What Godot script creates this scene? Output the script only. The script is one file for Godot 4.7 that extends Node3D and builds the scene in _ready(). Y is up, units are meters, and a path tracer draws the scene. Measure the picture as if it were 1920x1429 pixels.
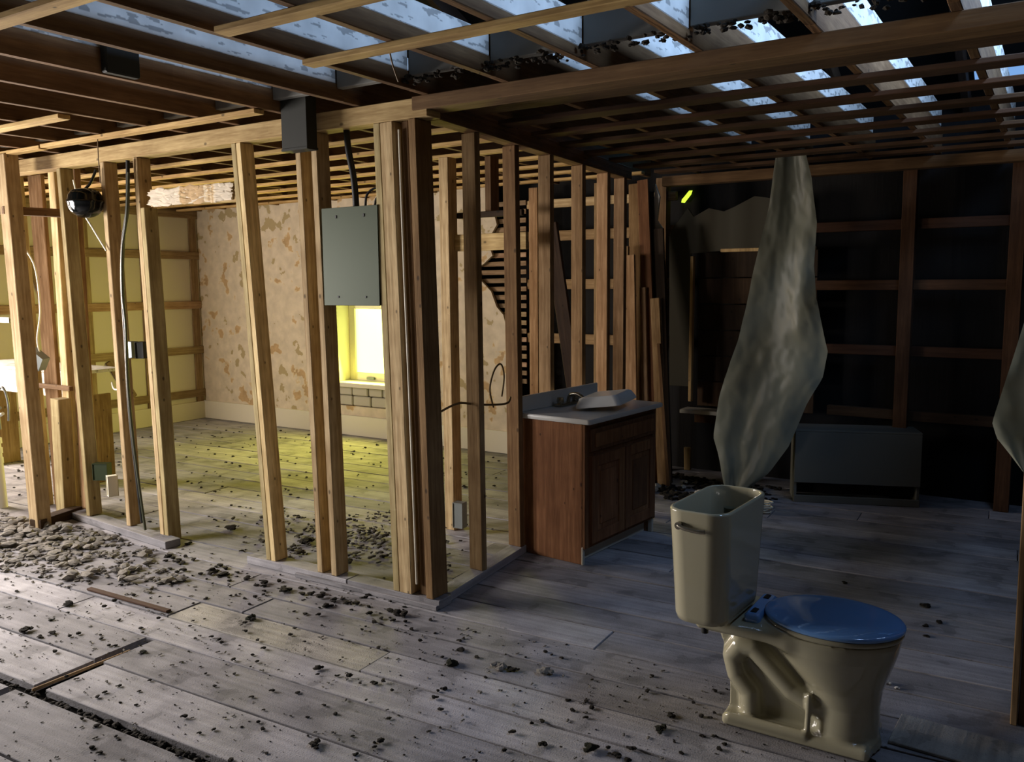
extends Node3D
# A gutted house: stud partitions, open ceiling joists, old floorboards, a vanity and a toilet.
var rng := RandomNumberGenerator.new()
var cache := {}
var M := {}
var used := {}

func _ready():
	rng.seed = 7
	# ---- camera, sky, lights, exposure
	var cam := Camera3D.new(); cam.name = "camera"
	cam.position = Vector3(0, 1.55, 0)
	cam.rotation_degrees = Vector3(-6.6045, 32.6362, -0.4584)
	cam.fov = 48.1275; cam.near = 0.05; cam.far = 120.0
	add_child(cam); cam.current = true
	var env := Environment.new()
	var sm := ProceduralSkyMaterial.new()
	sm.sky_top_color = Color(0.42, 0.66, 1.0); sm.sky_horizon_color = Color(0.66, 0.83, 1.0)
	sm.ground_bottom_color = Color(0.10, 0.12, 0.08); sm.ground_horizon_color = Color(0.30, 0.36, 0.24)
	sm.sky_energy_multiplier = 0.9; sm.ground_energy_multiplier = 0.6; sm.sun_angle_max = 0.0
	var sky := Sky.new(); sky.sky_material = sm
	env.background_mode = Environment.BG_SKY; env.sky = sky
	env.ambient_light_source = Environment.AMBIENT_SOURCE_SKY
	env.tonemap_mode = Environment.TONE_MAPPER_LINEAR
	env.tonemap_exposure = 1.0
	env.sdfgi_enabled = true; env.ssao_enabled = true; env.ssil_enabled = true
	var we := WorldEnvironment.new(); we.name = "world"; we.environment = env; add_child(we)
	# daylight from the left and far windows, eave gap, and added near and attic windows
	daylight("added_near_light", Vector3(-6.08, 1.35, -1.05), Vector3(1, -0.02, -0.1), Vector2(1.5, 1.2), Color(1.0, 0.97, 0.96), 21.0)  # added unseen window, set close so its light falls off quickly
	daylight("left_window_daylight", Vector3(-8.28, 1.35, -2.75), Vector3(1, -0.02, -0.1), Vector2(0.9, 1.2), Color(1.0, 0.93, 0.87), 22.0)
	daylight("far_window_daylight", Vector3(-5.78, 0.95, -6.40), Vector3(0, -0.25, 1), Vector2(0.76, 0.70), Color(0.95, 0.91, 0.38), 6.0)
	daylight("added_attic_light", Vector3(0.34, 3.22, -3.75), Vector3(-1, -0.1, 0.0), Vector2(2.6, 0.46), Color(0.66, 0.80, 1.0), 9.5)  # light of the added attic window, out of view
	daylight("eave_gap_daylight", Vector3(-2.67, 2.90, -6.30), Vector3(0.4, -0.5, 1), Vector2(0.30, 0.16), Color(0.42, 0.78, 1.0), 0.14)
	make_materials()
	build_shell()
	build_floor()
	build_ceiling()
	build_roof()
	build_partitions()
	build_back_wall()
	build_left_corner()
	build_vanity()
	build_toilet()
	build_sheets()
	build_boards()
	build_electrics()
	build_debris()

# ---------------------------------------------------------------- helpers
func daylight(called: String, at: Vector3, towards: Vector3, size: Vector2, c: Color, e: float):
	var l := AreaLight3D.new(); l.name = called
	l.area_size = size; l.light_color = c; l.light_energy = e; l.shadow_enabled = true
	l.area_range = 30.0
	l.area_attenuation = 2.0
	var z := -towards.normalized()
	var x := Vector3.UP.cross(z).normalized()
	l.transform = Transform3D(Basis(x, z.cross(x), z), at)
	add_child(l)

func numbered(n: String) -> String:
	if not used.has(n):
		used[n] = 0
		return n
	used[n] += 1
	return "%s_%03d" % [n, used[n]]

func thing(called: String, label: String, category: String, at = Vector3.ZERO, turn = 0.0, group = "") -> Node3D:
	var o := Node3D.new(); o.name = numbered(called)
	add_child(o, true); o.position = at; o.rotation.y = turn
	o.set_meta("label", label); o.set_meta("category", category)
	if group != "": o.set_meta("group", group)
	return o

func structure(called: String, label: String) -> Node3D:
	var o := Node3D.new(); o.name = called; add_child(o, true)
	o.set_meta("kind", "structure"); o.set_meta("label", label)
	return o

func tag(o: Node3D, label: String, category: String, group = ""):
	o.set_meta("label", label); o.set_meta("category", category)
	if group != "": o.set_meta("group", group)

func part(called: String, mesh: Mesh, mat: Material, parent: Node) -> MeshInstance3D:
	var o := MeshInstance3D.new(); o.mesh = mesh; o.material_override = mat
	o.name = numbered(called) if parent == self else called
	o.cast_shadow = GeometryInstance3D.SHADOW_CASTING_SETTING_ON
	parent.add_child(o, true)
	return o

func tri(st: SurfaceTool, a: Vector3, b: Vector3, c: Vector3, n: Vector3, uv: Array = []):
	# clockwise front faces whatever the order given
	var vs := [a, b, c]; var us := uv
	if (b - a).cross(c - a).dot(n) > 0.0:
		vs = [a, c, b]
		if uv.size() == 3: us = [uv[0], uv[2], uv[1]]
	for i in 3:
		st.set_normal(n)
		if us.size() == 3: st.set_uv(us[i])
		st.add_vertex(vs[i])

func boxuv(p: Vector3, n: Vector3) -> Vector2:
	var a := n.abs()
	if a.y > a.x and a.y > a.z: return Vector2(p.x, p.z)
	if a.x > a.z: return Vector2(p.z + 0.31, p.y)
	return Vector2(p.x, p.y)

# chamfered box centred on the origin, uv in metres with v along y
func cbox(sx: float, sy: float, sz: float, ch := 0.003) -> ArrayMesh:
	var key := "b%.3f_%.3f_%.3f_%.4f" % [sx, sy, sz, ch]
	if cache.has(key): return cache[key]
	var st := SurfaceTool.new(); st.begin(Mesh.PRIMITIVE_TRIANGLES)
	add_cbox(st, Vector3.ZERO, Vector3(sx, sy, sz), ch)
	var m := st.commit(); cache[key] = m
	return m

func add_cbox(st: SurfaceTool, c: Vector3, s: Vector3, ch := 0.003):
	var h := s * 0.5
	ch = minf(ch, minf(h.x, minf(h.y, h.z)) * 0.45)
	var corner := func(sg: Vector3, ax: int) -> Vector3:
		var p := Vector3(sg.x * (h.x - ch), sg.y * (h.y - ch), sg.z * (h.z - ch))
		p[ax] = sg[ax] * h[ax]
		return p
	var quad := func(p: Array):
		var n: Vector3 = (p[1] - p[0]).cross(p[2] - p[0]).normalized()
		var mid: Vector3 = (p[0] + p[1] + p[2] + p[3]) / 4.0
		if n.dot(mid) < 0: n = -n
		var q := []
		for v in p: q.append(boxuv(v, n))
		tri(st, c + p[0], c + p[1], c + p[2], n, [q[0], q[1], q[2]])
		tri(st, c + p[0], c + p[2], c + p[3], n, [q[0], q[2], q[3]])
	for ax in 3:
		var b := (ax + 1) % 3; var d := (ax + 2) % 3
		for s0 in [-1, 1]:
			var f := []
			for k in [[-1, -1], [1, -1], [1, 1], [-1, 1]]:
				var sg := Vector3.ZERO; sg[ax] = s0; sg[b] = k[0]; sg[d] = k[1]
				f.append(corner.call(sg, ax))
			quad.call(f)
		for k in [[-1, -1], [1, -1], [1, 1], [-1, 1]]:
			var e := []
			for t in [[-1, b], [1, b], [1, d], [-1, d]]:
				var sg2 := Vector3.ZERO; sg2[ax] = t[0]; sg2[b] = k[0]; sg2[d] = k[1]
				e.append(corner.call(sg2, t[1]))
			quad.call(e)
	for x in [-1, 1]:
		for y in [-1, 1]:
			for z in [-1, 1]:
				var sg3 := Vector3(x, y, z)
				tri(st, c + corner.call(sg3, 0), c + corner.call(sg3, 1), c + corner.call(sg3, 2), sg3.normalized(), [Vector2(0, 0), Vector2(0.003, 0), Vector2(0, 0.003)])

# a length of timber from a to b; w along side, d across
func beam(called: String, a: Vector3, b: Vector3, side: Vector3, w: float, d: float, mat: Material, parent: Node, ch := 0.003) -> MeshInstance3D:
	var y := (b - a).normalized()
	var x := (side - y * side.dot(y)).normalized()
	var z := x.cross(y)
	var o := part(called, cbox(w, snappedf((b - a).length(), 0.005), d, ch), mat, parent)
	o.transform = Transform3D(Basis(x, y, z), (a + b) * 0.5)
	return o

func block(called: String, lo: Vector3, hi: Vector3, mat: Material, parent: Node, ch := 0.003) -> MeshInstance3D:
	var s := hi - lo
	var o := part(called, cbox(s.x, s.y, s.z, ch), mat, parent)
	o.position = (lo + hi) * 0.5
	return o

func tube(pts: Array, r: float, sides := 8, closed_ends := true) -> ArrayMesh:
	var cv := Curve3D.new(); cv.bake_interval = maxf(r * 2.0, 0.012)
	for i in pts.size():
		var t: Vector3 = Vector3.ZERO
		if i > 0 and i < pts.size() - 1: t = (pts[i + 1] - pts[i - 1]) / 6.0
		cv.add_point(pts[i], -t, t)
	return sweep(cv.get_baked_points(), r, sides, closed_ends)

func sweep(bp: PackedVector3Array, r: float, sides: int, ends: bool) -> ArrayMesh:
	var st := SurfaceTool.new(); st.begin(Mesh.PRIMITIVE_TRIANGLES)
	var rings := []
	var up := Vector3(0.31, 0.17, 0.93)
	for i in bp.size():
		var t := (bp[mini(i + 1, bp.size() - 1)] - bp[maxi(i - 1, 0)]).normalized()
		up = (up - t * up.dot(t)).normalized()
		var sd := t.cross(up)
		var ring := []
		for k in sides:
			var a := TAU * k / sides
			ring.append([bp[i] + (up * cos(a) + sd * sin(a)) * r, up * cos(a) + sd * sin(a)])
		rings.append(ring)
	for i in rings.size() - 1:
		for k in sides:
			var k2 := (k + 1) % sides
			sm_quad(st, rings[i][k], rings[i][k2], rings[i + 1][k2], rings[i + 1][k])
	if ends:
		for e in [0, rings.size() - 1]:
			var c: Vector3 = bp[e]
			var n := (bp[0] - bp[1]).normalized() if e == 0 else (bp[e] - bp[e - 1]).normalized()
			for k in sides: tri(st, c, rings[e][k][0], rings[e][(k + 1) % sides][0], n, [Vector2.ZERO, Vector2(0.01, 0), Vector2(0, 0.01)])
	return st.commit()

# quad with its own vertex normals: entries are [point, normal] or [point, normal, uv]
func sm_quad(st: SurfaceTool, a: Array, b: Array, c: Array, d: Array):
	sm_tri(st, a, b, c); sm_tri(st, a, c, d)

func sm_tri(st: SurfaceTool, a: Array, b: Array, c: Array):
	var n: Vector3 = a[1] + b[1] + c[1]
	var vs := [a, b, c]
	if (b[0] - a[0]).cross(c[0] - a[0]).dot(n) > 0.0: vs = [a, c, b]
	for v in vs:
		st.set_normal(v[1])
		st.set_uv(v[2] if v.size() > 2 else Vector2(v[0].x + v[0].z, v[0].y))
		st.add_vertex(v[0])

# flat outline in xy, given thickness along z (front at z = 0, back at -t)
func slab(poly: PackedVector2Array, t: float) -> ArrayMesh:
	var st := SurfaceTool.new(); st.begin(Mesh.PRIMITIVE_TRIANGLES)
	var idx := Geometry2D.triangulate_polygon(poly)
	for i in range(0, idx.size(), 3):
		var a := poly[idx[i]]; var b := poly[idx[i + 1]]; var c := poly[idx[i + 2]]
		tri(st, Vector3(a.x, a.y, 0), Vector3(b.x, b.y, 0), Vector3(c.x, c.y, 0), Vector3(0, 0, 1), [a, b, c])
		tri(st, Vector3(a.x, a.y, -t), Vector3(b.x, b.y, -t), Vector3(c.x, c.y, -t), Vector3(0, 0, -1), [a, b, c])
	var cw := Geometry2D.is_polygon_clockwise(poly)
	for i in poly.size():
		var a := poly[i]; var b := poly[(i + 1) % poly.size()]
		var e := (b - a).normalized()
		var n := Vector3(-e.y, e.x, 0) if cw else Vector3(e.y, -e.x, 0)
		var p := [Vector3(a.x, a.y, 0), Vector3(b.x, b.y, 0), Vector3(b.x, b.y, -t), Vector3(a.x, a.y, -t)]
		tri(st, p[0], p[1], p[2], n, [a, b, b]); tri(st, p[0], p[2], p[3], n, [a, b, a])
	return st.commit()

# rings of [point] lists lofted smoothly (each ring a closed loop)
func loft(rings: Array, cap_first := true, cap_last := true) -> ArrayMesh:
	var st := SurfaceTool.new(); st.begin(Mesh.PRIMITIVE_TRIANGLES)
	var n := (rings[0] as Array).size()
	var nor := []
	for i in rings.size():
		var row := []
		for k in n:
			var du: Vector3 = rings[i][(k + 1) % n] - rings[i][(k + n - 1) % n]
			var dv: Vector3 = rings[mini(i + 1, rings.size() - 1)][k] - rings[maxi(i - 1, 0)][k]
			row.append(du.cross(dv).normalized())
		nor.append(row)
	# make the normals point away from the axis of the first ring
	for i in rings.size() - 1:
		for k in n:
			var k2 := (k + 1) % n
			var q := [[rings[i][k], nor[i][k]], [rings[i][k2], nor[i][k2]], [rings[i + 1][k2], nor[i + 1][k2]], [rings[i + 1][k], nor[i + 1][k]]]
			sm_quad(st, q[0], q[1], q[2], q[3])
	for e in [[0, cap_first, 1], [rings.size() - 1, cap_last, rings.size() - 2]]:
		if not e[1]: continue
		var c := Vector3.ZERO; var c2 := Vector3.ZERO
		for p in rings[e[0]]: c += p
		for p in rings[e[2]]: c2 += p
		c /= n; c2 /= n
		var nn := (c - c2).normalized()
		for k in n: tri(st, c, rings[e[0]][k], rings[e[0]][(k + 1) % n], nn, [Vector2.ZERO, Vector2(0.01, 0), Vector2(0, 0.01)])
	return st.commit()

func rrect(hx: float, hz: float, r: float, y: float, c := Vector2.ZERO, seg := 4) -> Array:
	var out := []
	for q in 4:
		var sx := [1, -1, -1, 1][q] as int; var sz := [1, 1, -1, -1][q] as int
		for i in seg + 1:
			var a := PI * 0.5 * (q + float(i) / seg)
			out.append(Vector3(c.x + sx * (hx - r) + cos(a) * r, y, c.y + sz * (hz - r) + sin(a) * r))
	return out

# ---------------------------------------------------------------- materials
func noise_bytes(sd: int, fq: float, w: int, h: int, sw: int, sh: int, oct := 4) -> PackedByteArray:
	var n := FastNoiseLite.new(); n.seed = sd; n.frequency = fq; n.fractal_octaves = oct
	n.noise_type = FastNoiseLite.TYPE_SIMPLEX_SMOOTH
	var im := n.get_seamless_image(sw, sh)
	im.convert(Image.FORMAT_L8)
	if sw != w or sh != h: im.resize(w, h, Image.INTERPOLATE_CUBIC)
	return im.get_data()

func plain(c: Color, rough := 0.8, metal := 0.0) -> StandardMaterial3D:
	var m := StandardMaterial3D.new(); m.albedo_color = c; m.roughness = rough; m.metallic = metal
	m.metallic_specular = 0.4
	return m

func textured(tex: Texture2D, bump: Texture2D, tint: Color, rough: float, off := Vector3.ZERO, bumpcm := 0.15, scale := Vector3.ONE) -> StandardMaterial3D:
	var m := plain(tint, rough)
	m.albedo_texture = tex; m.uv1_offset = off; m.uv1_scale = scale
	if bump:
		m.heightmap_enabled = true; m.heightmap_texture = bump; m.heightmap_scale = bumpcm
	return m

func make_materials():
	var W := 512; var H := 512
	# timber: streaks along v, mottling, small knots
	var streak := noise_bytes(1, 0.06, W, H, 512, 24)
	var fine := noise_bytes(2, 0.22, W, H, 512, 48)
	var mott := noise_bytes(3, 0.012, W, H, 256, 256)
	var grain := PackedByteArray(); grain.resize(W * H * 3)
	var gh := PackedByteArray(); gh.resize(W * H)
	var kn := []
	for i in 16: kn.append(Vector3(rng.randf() * W, rng.randf() * H, rng.randf_range(2.5, 5.5)))
	for y in H:
		for x in W:
			var i := y * W + x
			var t := (streak[i] * 0.5 + fine[i] * 0.22 + mott[i] * 0.28) / 255.0
			t = clampf((t - 0.28) * 2.1, 0.0, 1.0)
			gh[i] = int(t * 255.0)
			grain[i * 3] = int(lerpf(192, 255, t)); grain[i * 3 + 1] = int(lerpf(178, 250, t)); grain[i * 3 + 2] = int(lerpf(158, 240, t))
	for k in kn:
		for y in range(int(k.y - k.z * 1.6), int(k.y + k.z * 1.6)):
			for x in range(int(k.x - k.z), int(k.x + k.z)):
				var d := Vector2((x - k.x) / k.z, (y - k.y) / (k.z * 1.6)).length()
				if d < 1.0:
					var i := posmod(y, H) * W + posmod(x, W)
					var f := lerpf(0.62, 1.0, smoothstep(0.3, 1.0, d))
					for c in 3: grain[i * 3 + c] = int(grain[i * 3 + c] * f)
	var gt := ImageTexture.create_from_image(Image.create_from_data(W, H, false, Image.FORMAT_RGB8, grain))
	var gb := ImageTexture.create_from_image(Image.create_from_data(W, H, false, Image.FORMAT_L8, gh))
	var kinds := {
		"stud": Color(0.84, 0.77, 0.60), "midstud": Color(0.66, 0.56, 0.42), "oldstud": Color(0.50, 0.40, 0.28), "joist": Color(0.52, 0.41, 0.28),
		"batten": Color(0.82, 0.71, 0.49), "dark": Color(0.24, 0.18, 0.12), "girt": Color(0.32, 0.22, 0.14), "rafter": Color(0.70, 0.68, 0.64),
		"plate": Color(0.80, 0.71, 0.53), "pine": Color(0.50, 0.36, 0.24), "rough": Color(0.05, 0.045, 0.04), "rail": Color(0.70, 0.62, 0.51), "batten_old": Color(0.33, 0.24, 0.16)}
	for k in kinds:
		var l := []
		for v in 4:
			var j := rng.randf_range(0.86, 1.12)
			var c: Color = kinds[k]
			l.append(textured(gt, gb, Color(minf(c.r * j, 1), minf(c.g * j * rng.randf_range(0.96, 1.02), 1), minf(c.b * j, 1)), 0.85, Vector3(rng.randf(), rng.randf(), 0), 0.12))
		M[k] = l
	# white with scuffs: shelf boards, and the painted skylight on upper joist sides
	var wn := noise_bytes(11, 0.02, 256, 256, 256, 256)
	var wf := noise_bytes(12, 0.09, 256, 256, 256, 64)
	var wd := PackedByteArray(); wd.resize(256 * 256 * 3)
	for i in 65536:
		var t := wn[i] / 255.0; var f := wf[i] / 255.0
		var v := lerpf(0.86, 1.0, t)
		if f > 0.66: v *= 0.72
		wd[i * 3] = int(v * 245); wd[i * 3 + 1] = int(v * 242); wd[i * 3 + 2] = int(v * 236)
	var wt := ImageTexture.create_from_image(Image.create_from_data(256, 256, false, Image.FORMAT_RGB8, wd))
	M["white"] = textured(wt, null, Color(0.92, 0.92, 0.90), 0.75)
	M["dirtywhite"] = plain(Color(0.72, 0.70, 0.64), 0.85)
	# floorboards: grey, worn, dusty
	var fl1 := noise_bytes(21, 0.05, W, H, 512, 20)
	var fl2 := noise_bytes(22, 0.014, W, H, 256, 256, 5)
	var fl3 := noise_bytes(23, 0.25, W, H, 512, 512, 3)
	var fd := PackedByteArray(); fd.resize(W * H * 3)
	var fh := PackedByteArray(); fh.resize(W * H)
	for i in W * H:
		var t := (fl1[i] * 0.4 + fl2[i] * 0.4 + fl3[i] * 0.2) / 255.0
		t = clampf((t - 0.26) * 2.0, 0, 1)
		var v := lerpf(158, 204, t)
		var sp := 1.0
		if fl3[i] > 190: sp = 0.80
		if fl2[i] < 62: sp *= 0.90
		fh[i] = int(t * 200 + (20 if fl3[i] > 170 else 0))
		fd[i * 3] = int(v * sp); fd[i * 3 + 1] = int(v * sp * 0.985); fd[i * 3 + 2] = int(v * sp * 0.965)
	var ft := ImageTexture.create_from_image(Image.create_from_data(W, H, false, Image.FORMAT_RGB8, fd))
	var fb := ImageTexture.create_from_image(Image.create_from_data(W, H, false, Image.FORMAT_L8, fh))
	var fm := []
	for v in 6:
		var j := rng.randf_range(0.86, 1.06)
		fm.append(textured(ft, fb, Color(0.83 * j, 0.83 * j, 0.86 * j), 0.82, Vector3(rng.randf(), rng.randf(), 0), 0.2))
	M["floor"] = fm
	M["paleboard"] = textured(ft, fb, Color(0.88, 0.87, 0.84), 0.85, Vector3(0.3, 0.1, 0), 0.3)
	# plaster with patches where the paint came off
	var p1 := noise_bytes(31, 0.011, W, H, 512, 512, 5)
	var p2 := noise_bytes(32, 0.03, W, H, 512, 512, 4)
	var pd := PackedByteArray(); pd.resize(W * H * 3)
	for i in W * H:
		var a := p1[i] / 255.0; var b := p2[i] / 255.0
		var base := Vector3(216, 203, 180) * lerpf(0.90, 1.03, b)
		var s := a * 0.75 + b * 0.25
		if s > 0.685: base = Vector3(184, 156, 116) * lerpf(0.85, 1.1, b)
		elif s > 0.655: base = Vector3(206, 186, 150)
		elif s < 0.285: base = Vector3(172, 156, 118)
		pd[i * 3] = int(clampf(base.x, 0, 255)); pd[i * 3 + 1] = int(clampf(base.y, 0, 255)); pd[i * 3 + 2] = int(clampf(base.z, 0, 255))
	var pt := ImageTexture.create_from_image(Image.create_from_data(W, H, false, Image.FORMAT_RGB8, pd))
	var pb := ImageTexture.create_from_image(Image.create_from_data(W, H, false, Image.FORMAT_L8, p2))
	M["plaster"] = textured(pt, pb, Color(1, 1, 1), 0.9, Vector3.ZERO, 0.3, Vector3(0.42, 0.42, 1))
	M["plasterdark"] = plain(Color(0.26, 0.25, 0.21), 0.95)
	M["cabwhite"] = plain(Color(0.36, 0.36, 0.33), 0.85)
	M["blocking"] = plain(Color(0.50, 0.50, 0.48), 0.9)
	M["cream"] = plain(Color(0.82, 0.79, 0.73), 0.9)
	M["shell"] = textured(wt, null, Color(0.22, 0.20, 0.17), 0.95)
	M["black"] = plain(Color(0.10, 0.09, 0.08), 0.95)
	M["soil"] = plain(Color(0.13, 0.11, 0.09), 1.0)
	M["trim"] = plain(Color(0.86, 0.84, 0.76), 0.6)
	M["metal"] = plain(Color(0.46, 0.50, 0.47), 0.55, 0.3)
	M["panel"] = plain(Color(0.175, 0.215, 0.125), 0.5, 0.25)
	M["galv"] = plain(Color(0.55, 0.57, 0.56), 0.45, 0.6)
	M["duct"] = plain(Color(0.12, 0.125, 0.095), 0.7)
	M["blackgloss"] = plain(Color(0.05, 0.06, 0.06), 0.12)
	M["cablewhite"] = plain(Color(0.84, 0.82, 0.74), 0.5)
	M["cabledark"] = plain(Color(0.10, 0.10, 0.09), 0.5)
	M["cablegrey"] = plain(Color(0.26, 0.27, 0.21), 0.35)
	M["cabletan"] = plain(Color(0.42, 0.34, 0.22), 0.6)
	M["pvc"] = plain(Color(0.86, 0.86, 0.80), 0.4)
	M["porcelain"] = plain(Color(0.64, 0.62, 0.52), 0.12)
	M["porcelain"].clearcoat_enabled = true; M["porcelain"].clearcoat = 0.6; M["porcelain"].clearcoat_roughness = 0.06
	M["tankinside"] = plain(Color(0.42, 0.40, 0.34), 0.6)
	M["lid"] = plain(Color(0.42, 0.60, 0.82), 0.06)  # blue skylight on the pale lid put into its base colour
	M["lid"].metallic_specular = 0.9
	M["chrome"] = plain(Color(0.60, 0.58, 0.52), 0.25, 0.9)
	M["marble"] = plain(Color(0.80, 0.80, 0.78), 0.25)
	var sh := plain(Color(0.49, 0.50, 0.44), 0.4)
	sh.cull_mode = BaseMaterial3D.CULL_DISABLED
	sh.backlight_enabled = true; sh.backlight = Color(0.35, 0.35, 0.33)
	M["plastic"] = sh
	var pane := plain(Color(0.9, 0.95, 0.7), 0.3)
	pane.emission_enabled = true; pane.emission = Color(0.93, 1.0, 0.55); pane.emission_energy_multiplier = 2.6
	M["pane"] = pane
	var leafgap := plain(Color(0.4, 0.5, 0.1), 0.6)
	leafgap.emission_enabled = true; leafgap.emission = Color(0.80, 0.95, 0.25); leafgap.emission_energy_multiplier = 1.4
	M["leafgap"] = leafgap
	var glass := plain(Color(0.9, 0.95, 1.0, 0.06), 0.02)
	glass.transparency = BaseMaterial3D.TRANSPARENCY_ALPHA
	M["glass"] = glass
	M["rubble"] = textured(wt, pb, Color(0.66, 0.645, 0.62), 0.95, Vector3.ZERO, 0.4, Vector3(3, 3, 1))
	M["greyrubble"] = textured(wt, pb, Color(0.36, 0.345, 0.31), 1.0, Vector3.ZERO, 0.4, Vector3(3, 3, 1))
	M["clod"] = textured(wt, pb, Color(0.20, 0.18, 0.15), 1.0, Vector3.ZERO, 0.4, Vector3(3, 3, 1))
	M["clodgreen"] = textured(wt, pb, Color(0.17, 0.18, 0.12), 1.0, Vector3.ZERO, 0.4, Vector3(3, 3, 1))
	M["chalk"] = plain(Color(0.82, 0.80, 0.76), 0.9)

func wood(k: String) -> Material:
	return M[k][rng.randi() % 4]

# ---------------------------------------------------------------- shell
func build_shell():
	var s := structure("wall_left", "cream left wall of exposed horizontal rails and posts behind the studs")
	# openings out of the picture: one at z -3.2..-2.3 here, one in a nearer wall added for light falloff at x -6.2
	block("wall_panel", Vector3(-8.6, -0.1, -6.9), Vector3(-8.4, 4.6, -3.2), M.cream, s)
	block("wall_panel", Vector3(-8.6, -0.1, -2.3), Vector3(-8.4, 4.6, -1.9), M.cream, s)
	block("wall_panel", Vector3(-8.6, -0.1, -3.2), Vector3(-8.4, 0.7, -2.3), M.cream, s)
	block("wall_panel", Vector3(-8.6, 2.0, -3.2), Vector3(-8.4, 4.6, -2.3), M.cream, s)
	block("added_return_panel", Vector3(-8.4, -0.1, -2.1), Vector3(-6.2, 4.6, -1.9), M.shell, s)  # added unseen jog that brings the near window light closer
	block("wall_panel", Vector3(-6.4, -0.1, -1.9), Vector3(-6.2, 0.7, 2.4), M.shell, s)
	block("wall_panel", Vector3(-6.4, 2.0, -1.9), Vector3(-6.2, 4.6, 2.4), M.shell, s)
	block("wall_panel", Vector3(-6.4, 0.7, -0.25), Vector3(-6.2, 2.0, 2.4), M.shell, s)
	for y in [0.30, 0.80, 1.32, 1.88, 2.34]:
		beam("rail", Vector3(-8.385, y, -6.42), Vector3(-8.385, y + 0.01, -3.2), Vector3.UP, 0.085, 0.03, wood("rail"), s)
	for z in [-6.35, -5.72, -5.05, -4.4, -3.7]:
		beam("post", Vector3(-8.39, 0.02, z), Vector3(-8.39, 2.4, z), Vector3(0, 0, 1), 0.09, 0.02, wood("rail"), s)
	for b in [[0.84, -5.0, 1.84, -4.8], [1.36, -4.65, 1.84, -4.48], [0.34, -5.5, 0.76, -5.25], [1.36, -4.05, 2.3, -3.8]]:
		beam("brace", Vector3(-8.388, b[0], b[1]), Vector3(-8.388, b[2], b[3]), Vector3(0, 0, 1), 0.10, 0.02, wood("rail"), s)
	block("footboard", Vector3(-8.4, 0.0, -6.42), Vector3(-8.37, 0.20, -3.2), M.cream, s)
	var w := structure("window_2", "unseen left side window and an added nearer one lighting the room")
	for o in [[-8.5, -3.2, -2.3], [-6.3, -1.9, -0.25]]:
		var x: float = o[0]; var z0: float = o[1]; var z1: float = o[2]
		for q in [[0.7, z0, 0.76, z1], [1.94, z0, 2.0, z1], [0.76, z0, 1.94, z0 + 0.06], [0.76, z1 - 0.06, 1.94, z1], [1.32, z0 + 0.06, 1.37, z1 - 0.06]]:
			block("frame", Vector3(x - 0.05, q[0], q[1]), Vector3(x + 0.05, q[2], q[3]), M.trim, w)
		block("pane", Vector3(x - 0.003, 0.76, z0 + 0.06), Vector3(x + 0.003, 1.94, z1 - 0.06), M.glass, w, 0.0005)
	var r := structure("wall_right", "dark right wall beyond the frame")
	block("wall_panel", Vector3(2.6, -0.1, -6.9), Vector3(2.8, 4.6, 2.4), M.shell, r)
	var f := structure("wall_front", "wall behind the viewer")
	block("wall_panel", Vector3(-8.6, -0.1, 2.2), Vector3(2.8, 4.6, 2.4), M.shell, f)

# ---------------------------------------------------------------- floor
func build_floor():
	var f := structure("floor", "wide worn grey floorboards strewn with plaster debris")
	block("subfloor", Vector3(-8.6, -0.22, -6.9), Vector3(2.8, -0.06, 2.4), M.soil, f)
	var zs := [2.2, 1.95, 1.68, 1.4, 1.15, 0.9, 0.62, 0.35, 0.06, -0.22, -0.5, -0.78, -1.06, -1.35, -1.645, -1.955, -2.215, -2.415, -2.62, -2.83, -3.06, -3.28, -3.49, -3.71, -3.93, -4.14, -4.37, -4.59, -4.8, -5.03, -5.25, -5.46, -5.68, -5.9, -6.12, -6.34, -6.56, -6.78]
	var joints := {13: [-3.36], 14: [-3.30], 15: [-3.32, -4.62], 16: [-4.0], 17: [-3.47, -2.3], 18: [-3.2], 12: [-1.2]}
	var slope := -0.043
	for i in zs.size() - 1:
		var cuts: Array = joints.get(i, [])
		var ends := [-8.4]
		if cuts.is_empty():
			var x := -8.4 + rng.randf_range(1.2, 3.4)
			while x < 2.2:
				ends.append(x); x += rng.randf_range(2.4, 3.8)
		else:
			cuts = cuts.duplicate(); cuts.sort()
			if cuts[0] > -5.0: ends.append(-6.0 + rng.randf_range(-0.4, 0.4))
			for c in cuts: ends.append(c)
			ends.append(0.4 + rng.randf_range(-0.4, 0.6))
		ends.append(2.6)
		var z0: float = zs[i]; var z1: float = zs[i + 1]
		var gap := 0.011
		var zt := z0 - gap; var zb := z1
		if i == 14: zt -= 0.045     # the wide open crack
		for k in ends.size() - 1:
			var xa: float = ends[k]; var xb: float = ends[k + 1] - 0.006
			if i == 14 and k > 0 and absf(ends[k] + 3.30) < 0.01: xa += 0.07
			if i == 15 and k > 0 and absf(ends[k] + 3.32) < 0.01: xa += 0.05
			if i == 13 and k > 0 and absf(ends[k] + 3.36) < 0.01: xa += 0.04
			var zc := (zt + zb) * 0.5
			var dy := rng.randf_range(-0.004, 0.0)
			var pale := (i == 16 and k == ends.size() - 2)
			var mat: Material = M.floor[rng.randi() % 6]
			if i == 17 and k == 2: mat = M.paleboard
			var a := Vector3(xa, -0.015 + dy, zc + slope * (xa + 2.5)); var b := Vector3(xb, -0.015 + dy, zc + slope * (xb + 2.5))
			beam("floorboard", a, b, Vector3(0, 0, 1), zt - zb, 0.03, mat, f, 0.002)

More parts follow.
